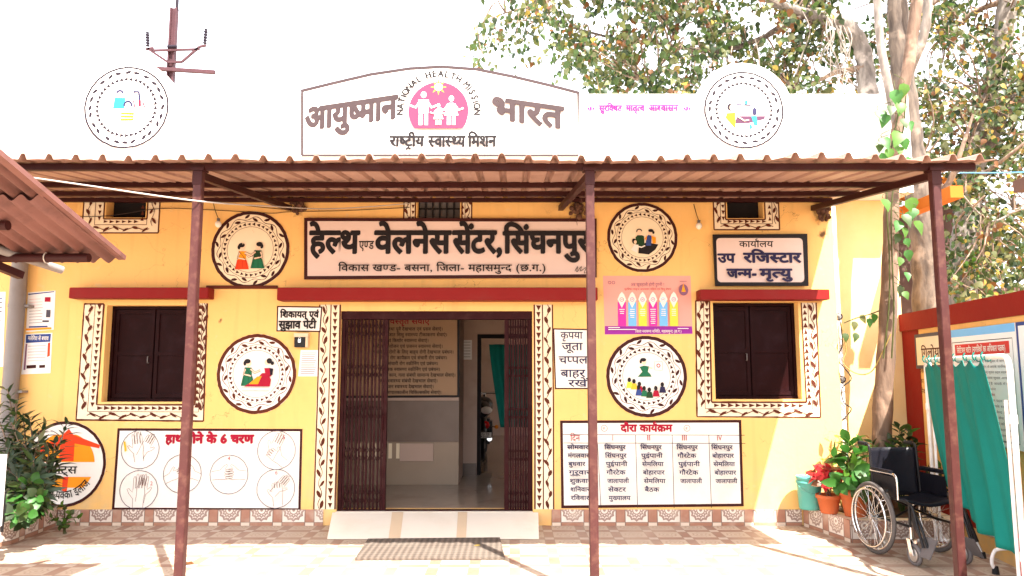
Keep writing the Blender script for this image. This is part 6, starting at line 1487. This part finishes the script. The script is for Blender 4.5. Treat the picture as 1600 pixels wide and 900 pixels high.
# local frame: front is -Y, origin on the floor between the big wheels
def wheel(x, name_r=.302):
    b = MB(); c = Vector((x, 0, .305)); b.ring(c, (1, 0, 0), .288, .017, 'tyre', 56, 8); o = b.build('tyre', None, local=True); root = o
    return c
sgns = (-1, 1)
for s in sgns:
    x = s * HW; c = Vector((x, 0, .305))
    b = MB(); b.tube([c - Vector((.03, 0, 0)), c + Vector((.03, 0, 0))], .024, 'chrome', 14); b.tube([c - Vector((.032 * -s, 0, 0)), c - Vector((.10 * s, 0, 0))], .009, 'chrome', 8)
    w = b.build('wheel', wc, local=True)
    b = MB(); b.ring(c, (1, 0, 0), .288, .018, 'tyre', 60, 10); b.build('tyre', w, local=True)
    b = MB(); b.ring(c, (1, 0, 0), .266, .011, 'chrome', 60, 8); b.build('rim', w, local=True)
    b = MB()
    for i in range(28):
        a = i * 2 * math.pi / 28; a2 = a + (.5 if i % 2 else -.5); hx = .022 if i % 2 else -.022
        b.tube([c + Vector((hx, .02 * math.cos(a2), .02 * math.sin(a2))), c + Vector((0, .262 * math.cos(a), .262 * math.sin(a)))], .0022, 'chrome', 5, caps=False)
    b.build('spokes', w, local=True)
    co = c + Vector((s * .045, 0, 0)); b = MB(); b.ring(co, (1, 0, 0), .245, .009, 'chrome', 60, 8)
    for i in range(6):
        a = i * math.pi / 3 + .3; b.tube([co + Vector((0, .245 * math.cos(a), .245 * math.sin(a))), c + Vector((s * .005, .262 * math.cos(a), .262 * math.sin(a)))], .005, 'chrome', 6)
    b.build('push_rim', w, local=True)
    # caster
    cx, cy = s * .22, -.44; cc = Vector((cx, cy, .09))
    b = MB(); b.ring(cc, (1, 0, 0), .072, .017, 'plastic_grey', 30, 8); b.tube([cc - Vector((.015, 0, 0)), cc + Vector((.015, 0, 0))], .055, 'alu', 22); k = b.build('caster', wc, local=True)
    b = MB()
    for d in (-.028, .028): b.bar(cc + Vector((d, .0, -.01)), cc + Vector((d, .03, .115)), .005, .042, 'chrome', up=(0, 1, 0))
    b.box((cx - .032, cy + .005, .20), (cx + .032, cy + .055, .212), 'chrome'); b.tube([(cx, cy + .03, .212), (cx, cy + .03, .30)], .013, 'chrome', 10); b.build('fork', k, local=True)
    # side frame
    xs = s * .225; b = MB(); r = .0115
    b.tube(bez([(xs, .06, .30), (xs, .07, .55), (xs, .09, .80), (xs, .10, .90), (xs, .14, .925), (xs, .22, .925)], 5), r, 'bframe', 10)
    b.tube([(xs, .06, .305), (xs, -.40, .305)], r, 'bframe', 10); b.tube(bez([(xs, .07, .50), (xs, -.25, .50), (xs, -.40, .49), (xs, -.455, .45), (xs, -.50, .32), (xs, -.56, .17)], 5), r, 'bframe', 10)
    b.tube([(xs, -.41, .30), (xs, -.41, .49)], r, 'bframe', 10); b.tube([(xs, .02, .30), (xs, .02, .50)], r, 'bframe', 8)
    b.build('side_frame', wc, local=True)
    b = MB(); b.tube([(xs, .14, .925), (xs, .245, .925)], .018, 'rubber', 12); b.build('push_handle', wc, local=True)
    b = MB(); b.tube(bez([(xs + s * .012, .08, .70), (xs + s * .012, -.20, .705), (xs + s * .012, -.27, .69), (xs + s * .012, -.29, .64), (xs + s * .012, -.29, .50)], 5), .0105, 'chrome' if s < 0 else 'bframe', 8)
    a = b.build('armrest', wc, local=True); b = MB(); b.box((xs + s * .012 - .025, -.22, .708), (xs + s * .012 + .025, .06, .732), 'vinyl'); b.build('arm_pad', a, local=True, bevel=.008)
    b = MB(); b.box((xs - .002, -.27, .51), (xs + .002, .06, .68), 'vinyl'); b.build('side_panel', wc, local=True)
    # leg rest and foot plate
    b = MB(); b.tube(bez([(xs - s * .02, -.42, .44), (xs - s * .025, -.50, .34), (xs - s * .03, -.57, .17)], 5), .011, 'bframe', 8)
    lr = b.build('leg_rest', wc, local=True)
    b = MB(); rot = Matrix.Rotation(s * R(62), 3, 'Y'); pv = (xs - s * .03, -.57, .17); b.box((xs - s * .03 - .085, -.64, .162), (xs - s * .03 + .085, -.50, .174), 'plastic_grey', rot, pv); b.build('foot_plate', lr, local=True, bevel=.004)
    b = MB(); b.tube([(xs - s * .01, -.18, .42), (xs + s * .05, -.20, .55)], .007, 'alu', 8); b.ball((xs + s * .05, -.20, .56), .016, 'rubber', 8, 6); b.build('brake_lever', wc, local=True)
# cross brace, seat, back
b = MB(); b.tube([(-.22, -.12, .30), (.22, -.12, .50)], .010, 'bframe', 8); b.tube([(.22, -.15, .30), (-.22, -.15, .50)], .010, 'bframe', 8); b.build('cross_brace', wc, local=True)
def sling(name, f, nu, nv, th, m):
    b = MB(); V = [];
    for k in (0, 1):
        for j in range(nv + 1):
            for i in range(nu + 1): V.append(f(i / nu, j / nv, k * th))
    n1 = (nu + 1) * (nv + 1); Fc = []
    for j in range(nv):
        for i in range(nu):
            a = j * (nu + 1) + i; Fc.append((a, a + 1, a + nu + 2, a + nu + 1)); a += n1; Fc.append((a, a + nu + 1, a + nu + 2, a + 1))
    rim = [i for i in range(nu)] ; 
    for i in range(nu): Fc.append((i, n1 + i, n1 + i + 1, i + 1)); a = nv * (nu + 1) + i; Fc.append((a, a + 1, n1 + a + 1, n1 + a))
    for j in range(nv): a = j * (nu + 1); Fc.append((a, a + nu + 1, n1 + a + nu + 1, n1 + a)); a += nu; Fc.append((a, n1 + a, n1 + a + nu + 1, a + nu + 1))
    b.add(V, Fc, m, True); return b.build(name, wc, local=True)
sling('seat', lambda u, v, t_: ((u - .5) * .45, .04 - v * .42, .505 - .045 * math.sin(u * math.pi) + t_ - .01 + .005 * math.sin(v * 9)), 12, 8, .02, 'vinyl')
sling('backrest', lambda u, v, t_: ((u - .5) * .45, .075 + v * .03 + .045 * math.sin(u * math.pi) + t_ + .006 * math.sin(v * 7 + u * 5), .47 + v * .42), 14, 10, .014, 'vinyl')
wc.location = near + Vector((HW + .0, .0, 0)); wc.rotation_euler = (0, 0, R(7))

# ================================================================== folding privacy screen with green cloth
L0 = P3(1446, 563, -.9); R0_ = P3(1576, 556, -2.75)
scn = thing('privacy_screen', 'white tubular hospital screen hung with a green cloth along the compound wall', 'screen', ((L0.x + R0_.x) / 2, (L0.y + R0_.y) / 2, 0))
top0, top1 = Vector((L0.x, L0.y, L0.z)), Vector((R0_.x, R0_.y, R0_.z)); dd = (top1 - top0); dh = Vector((dd.x, dd.y, 0)).normalized()
b = MB(); rr_ = .019
b.tube([(L0.x, L0.y, .05), (L0.x, L0.y, L0.z - .08)] + bez([(L0.x, L0.y, L0.z - .08), tuple(top0 + dh * .03 - Vector((0, 0, .015))), tuple(top0 + dh * .10)], 4)[1:] + [tuple(top1 - dh * .12)] + bez([tuple(top1 - dh * .12), tuple(top1 - dh * .03 - Vector((0, 0, .02))), (R0_.x, R0_.y, R0_.z - .10)], 4)[1:] + [(R0_.x, R0_.y, .05)], rr_, 'steel', 12); b.build('tube_frame', scn)
b = MB(); x_, y_ = R0_.x - .012, R0_.y + .045
b.tube([(x_, y_, .06), (x_, y_, R0_.z - .3)], .013, 'steel', 10); b.build('hinge_tube', scn); b = MB(); x2, y2 = L0.x + .0, L0.y - .07; b.tube([(x2, y2, .06), (x2, y2, L0.z - .02)], .013, 'steel', 10); b.build('hinge_tube', scn)
for o_ in (L0, R0_):
    for zz in (.35, 1.25):
        b = MB(); b.tube([(o_.x, o_.y, zz - .03), (o_.x, o_.y, zz + .03)], .025, 'steel', 12); b.build('collar', scn)
    n_ = Vector((-dh.y, dh.x, 0)) * -1
    b = MB(); p0_ = Vector((o_.x, o_.y, .05)); b.tube(bez([p0_ - n_ * .22 + Vector((0, 0, -.03)), p0_ - n_ * .1, p0_ + n_ * .1, p0_ + n_ * .22 + Vector((0, 0, -.03))], 4), .014, 'steel', 8); f_ = b.build('foot', scn)
    for sg in (-1, 1): b = MB(); b.ball(p0_ + n_ * .22 * sg + Vector((0, 0, -.028)), .022, 'rubber', 10, 6); b.build('rubber_tip', f_)
# cloth hung from the top rail, gathered towards the right and narrowing downwards
random.seed(12)
nu, nv = 70, 30; V = []
a_top, b_top = .04, .80
Ld = dd.length
ties = [0, .11, .24, .40, .56, .74, .88, 1.0]
for j in range(nv + 1):
    v = j / nv
    for i in range(nu + 1):
        u = i / nu
        s0, s1 = a_top + (.34 - a_top) * v ** .8, b_top + .20 * v ** .7   # left edge sweeps right as it falls
        s = s0 + (s1 - s0) * u
        near_t = min(abs(u - q) for q in ties); k = max(i_ for i_, q in enumerate(ties) if q <= u + 1e-9); k = min(k, len(ties) - 2)
        f = (u - ties[k]) / (ties[k + 1] - ties[k]); scal = .055 * math.sin(f * math.pi) * (1 - v) ** 3
        p = top0 + dh * (Ld * s); z0_ = (top0.z + (top1.z - top0.z) * s) - .012 - scal
        zb_ = .37 - .12 * max(0, u - .55) + .28 * max(0, .5 - u)
        z = z0_ + (zb_ - z0_) * v
        amp = .006 + .034 * v; ww = u + .05 * math.sin(u * 7 + 1); off = amp * (math.sin(ww * 2 * math.pi * 2.7 + .9 * v) + .45 * math.sin(ww * 2 * math.pi * 6.3 + 2 * v + 1)) + .006 * math.sin(u * 31 + v * 4) + .03 * math.sin(v * 3.1 + u * 2)
        V.append(p + WN * (.03 + off) + Vector((0, 0, z - p.z)))
b = MB(); b.add(V, [(j * (nu + 1) + i, j * (nu + 1) + i + 1, (j + 1) * (nu + 1) + i + 1, (j + 1) * (nu + 1) + i) for j in range(nv) for i in range(nu)], 'cloth', True)
cl = b.build('green_cloth'); cl.location = Vector((0, 0, 0)); tag(cl, 'teal green cloth tied along the top rail of the white privacy screen', 'cloth')
sm = cl.modifiers.new('thickness', 'SOLIDIFY'); sm.thickness = .003
for q in ties:
    s = a_top + (b_top - a_top) * q; p = top0 + dh * (Ld * s); b = MB(); b.ring(p + Vector((0, 0, -.005)), dh, .024, .004, 'cloth', 12, 5); b.tube(bez([p + WN * .03 + Vector((0, 0, -.02)), p + WN * .045 + Vector((0, 0, .01)), p + WN * .03 + Vector((0, 0, .04))], 3), [.006] * 7, 'cloth', 5); b.build('tie', cl, origin=None)

# ================================================================== walking frame behind the right post
random.seed(3)
wf = thing('walking_frame', 'aluminium walking frame with black grips and rubber tips beside the right post', 'walker', G(1536, 870))
A = G(1536, 872); Bq = G(1556, 897); 
b = MB(); hA = P3(1503, 790, A.y + .12); b.tube([A + Vector((0, 0, .03)), A.lerp(hA, .32)], .014, 'alu', 10); b.build('leg', wf)
b = MB(); b.tube([A.lerp(hA, .30), A.lerp(hA, 1.0)], .021, 'bframe', 10); b.build('upper_leg', wf)
b = MB(); b.tube([A + Vector((0, 0, .0)), A + Vector((0, 0, .05))], [.026, .02], 'rubber', 12); b.build('rubber_tip', wf)
c1w, c2w = P3(1551, 862, Bq.y), P3(1600, 858, Bq.y - .12)
b = MB(); b.tube(bez([Bq + Vector((0, 0, .03)), P3(1550, 880, Bq.y), P3(1552, 865, Bq.y), P3(1562, 858, Bq.y - .02), c2w, c2w + Vector((.3, -.1, .0))], 5), .014, 'steel', 10); b.build('base_tube', wf)
b = MB(); b.tube([Bq + Vector((0, 0, .0)), Bq + Vector((0, 0, .06))], [.027, .02], 'rubber', 12); b.build('rubber_tip', wf)
b = MB(); p0_, p1_ = P3(1530, 832, A.y + .05), P3(1580, 845, A.y - .2); b.tube([p0_, p1_], .011, 'alu', 10); b.tube([hA, hA + Vector((.25, .1, .05))], .013, 'bframe', 8); b.build('cross_tube', wf)

# red bin at the right edge
xr, zr = P(1586, 833, -2.6)
t = thing('red_bin', 'red plastic bin cut off by the lower right corner of the view', 'bin', (xr + .25, -3.0, 0))
b = MB(); b.box((xr, -3.0, .0), (xr + .5, -2.6, zr - .03), 'redplastic'); b.build('body', t, bevel=.012)
b = MB(); b.box((xr - .006, -3.012, zr - .028), (xr + .506, -2.588, zr), 'redplastic'); b.build('rim', t, bevel=.008)

# white panel at the left edge
xl, zl = P(10, 710, -1.6); xb_, zb_ = P(2, 822, -1.6)
t = thing('panel_sign', 'white edged panel with an orange field cut off by the left edge of the view', 'sign', (xl - .4, -1.6, 0))
b = MB(); b.box((xl - .85, -1.62, zb_), (xl, -1.59, zl), 'paper'); b.build('panel', t)
cv = Canvas((0, -1.6205, 0)); cv.poly([(xl - .80, zb_ + .06), (xl - .045, zb_ + .06), (xl - .045, zl - .05), (xl - .80, zl - .05)], 'orange'); cv.build('orange_field', t)
b = MB(); b.box((xl - .7, -1.59, 0), (xl - .66, -1.55, zl - .05), 'post'); b.box((xl - .2, -1.59, 0), (xl - .16, -1.55, zl - .05), 'post'); b.build('stand', t)
b = MB(); b.box((xl - .012, -1.588, zb_ - .05), (xl + .004, -1.57, zl - .3), 'bframe'); b.build('edge_strip', t)

# ================================================================== inside: motorcycle and curtain beyond the inner door
YM = 4.1
mc = thing('motorcycle', 'black motorcycle parked beyond the inner doorway, tail lamp and number plate facing out', 'motorcycle', (P(752, 690, YM)[0], YM, ZS))
x = P(752, 690, YM)[0]
def ML(px, py, dy=0.): return P3(px, py, YM + dy)
b = MB(); b.ring((x, YM + .25, ZS + .30), (1, 0, 0), .24, .055, 'rubber', 36, 10); b.tube([(x - .05, YM + .25, ZS + .30), (x + .05, YM + .25, ZS + .30)], .10, 'alu', 16); b.build('rear_wheel', mc)
b = MB(); b.ring((x, YM + 1.5, ZS + .30), (1, 0, 0), .25, .045, 'rubber', 36, 10); b.build('front_wheel', mc)
b = MB(); b.tube(bez([(x, YM - .02, ZS + .48), (x, YM + .05, ZS + .62), (x, YM + .25, ZS + .68)], 6), [.085] * 13, 'bframe', 10); b.build('mudguard', mc)
b = MB(); b.tube(bez([(x, YM + .02, ZS + .80), (x, YM + .3, ZS + .83), (x, YM + .7, ZS + .80)], 5), [.10, .11, .12, .13, .13, .14, .14, .14, .14, .14, .12], 'vinyl', 12); b.build('seat', mc)
b = MB(); b.ball((x, YM + .95, ZS + .86), .19, 'bframe', 14, 10, (.9, 1.5, .8)); b.build('fuel_tank', mc)
b = MB(); b.box((x - .16, YM + .45, ZS + .25), (x + .16, YM + .9, ZS + .66), 'bframe'); b.build('engine', mc, bevel=.04)
p = ML(759, 664); b = MB(); b.ball(p, .062, 'taillamp', 14, 10, (1, .6, 1)); b.build('tail_lamp', mc)
for sx in (-.17, .17): b = MB(); b.tube([(p.x, p.y + .04, p.z - .03), (p.x + sx, p.y + .02, p.z - .03)], .008, 'bframe', 6); i_ = b.build('indicator_stalk', mc); b = MB(); b.ball((p.x + sx, p.y, p.z - .03), .032, 'amber', 10, 8); b.build('indicator', mc)
p = ML(757, 680, -.03); b = MB(); b.box((p.x - .11, p.y - .004, p.z - .045), (p.x + .11, p.y + .004, p.z + .045), 'paper'); pl_ = b.build('number_plate', mc)
cv = Canvas((p.x, p.y - .0045, p.z)); cv.text('CG 06', -.08, .008, .026, 'black', width=.16); cv.text('4217', -.07, -.034, .026, 'black', width=.14); cv.build('plate_characters', pl_)
b = MB(); b.tube(bez([(x - .36, YM + 1.05, ZS + 1.02), (x - .2, YM + 1.2, ZS + 1.06), (x + .2, YM + 1.2, ZS + 1.06), (x + .36, YM + 1.05, ZS + 1.02)], 5), .014, 'chrome', 8); b.tube([(x, YM + 1.2, ZS + 1.05), (x, YM + 1.5, ZS + .32)], .03, 'chrome', 8); b.build('handlebar', mc)
for sx in (-.28, .28): b = MB(); b.tube([(x + sx, YM + 1.15, ZS + 1.05), (x + sx * 1.1, YM + 1.15, ZS + 1.2)], .007, 'chrome', 6); b.ball((x + sx * 1.1, YM + 1.15, ZS + 1.22), .055, 'chrome', 12, 8, (1, .3, .8)); b.build('mirror', mc)
b = MB(); b.tube([(x + .13, YM + .0, ZS + .38), (x + .13, YM + .7, ZS + .30)], .04, 'chrome', 12); b.build('exhaust', mc)
b = MB(); b.ball(ML(760, 641, -.02), .085, 'paper', 12, 8, (1.1, .8, .7)); tag(b.build('folded_cloth', origin=ML(760, 650)), 'pale folded cloth lying on the motorcycle seat', 'cloth')
xc0, zc0 = P(764, 538, YD + .2); xcb, zcb = P(782, 668, YD + .2); V = []; nu, nv = 30, 16
for j in range(nv + 1):
    v = j / nv
    for i in range(nu + 1):
        u = i / nu; xa = xc0 + (xcb - xc0) * v ** 1.2; xb2 = xc0 + .75; V.append((xa + (xb2 - xa) * u, YD + .22 + .03 * math.sin(u * 30), zc0 + (zcb - zc0) * v))
b = MB(); b.add(V, [(j * (nu + 1) + i, j * (nu + 1) + i + 1, (j + 1) * (nu + 1) + i + 1, (j + 1) * (nu + 1) + i) for j in range(nv) for i in range(nu)], 'cloth', True); o = b.build('door_curtain'); tag(o, 'green curtain drawn aside in the inner doorway', 'curtain'); o.modifiers.new('thickness', 'SOLIDIFY').thickness = .003
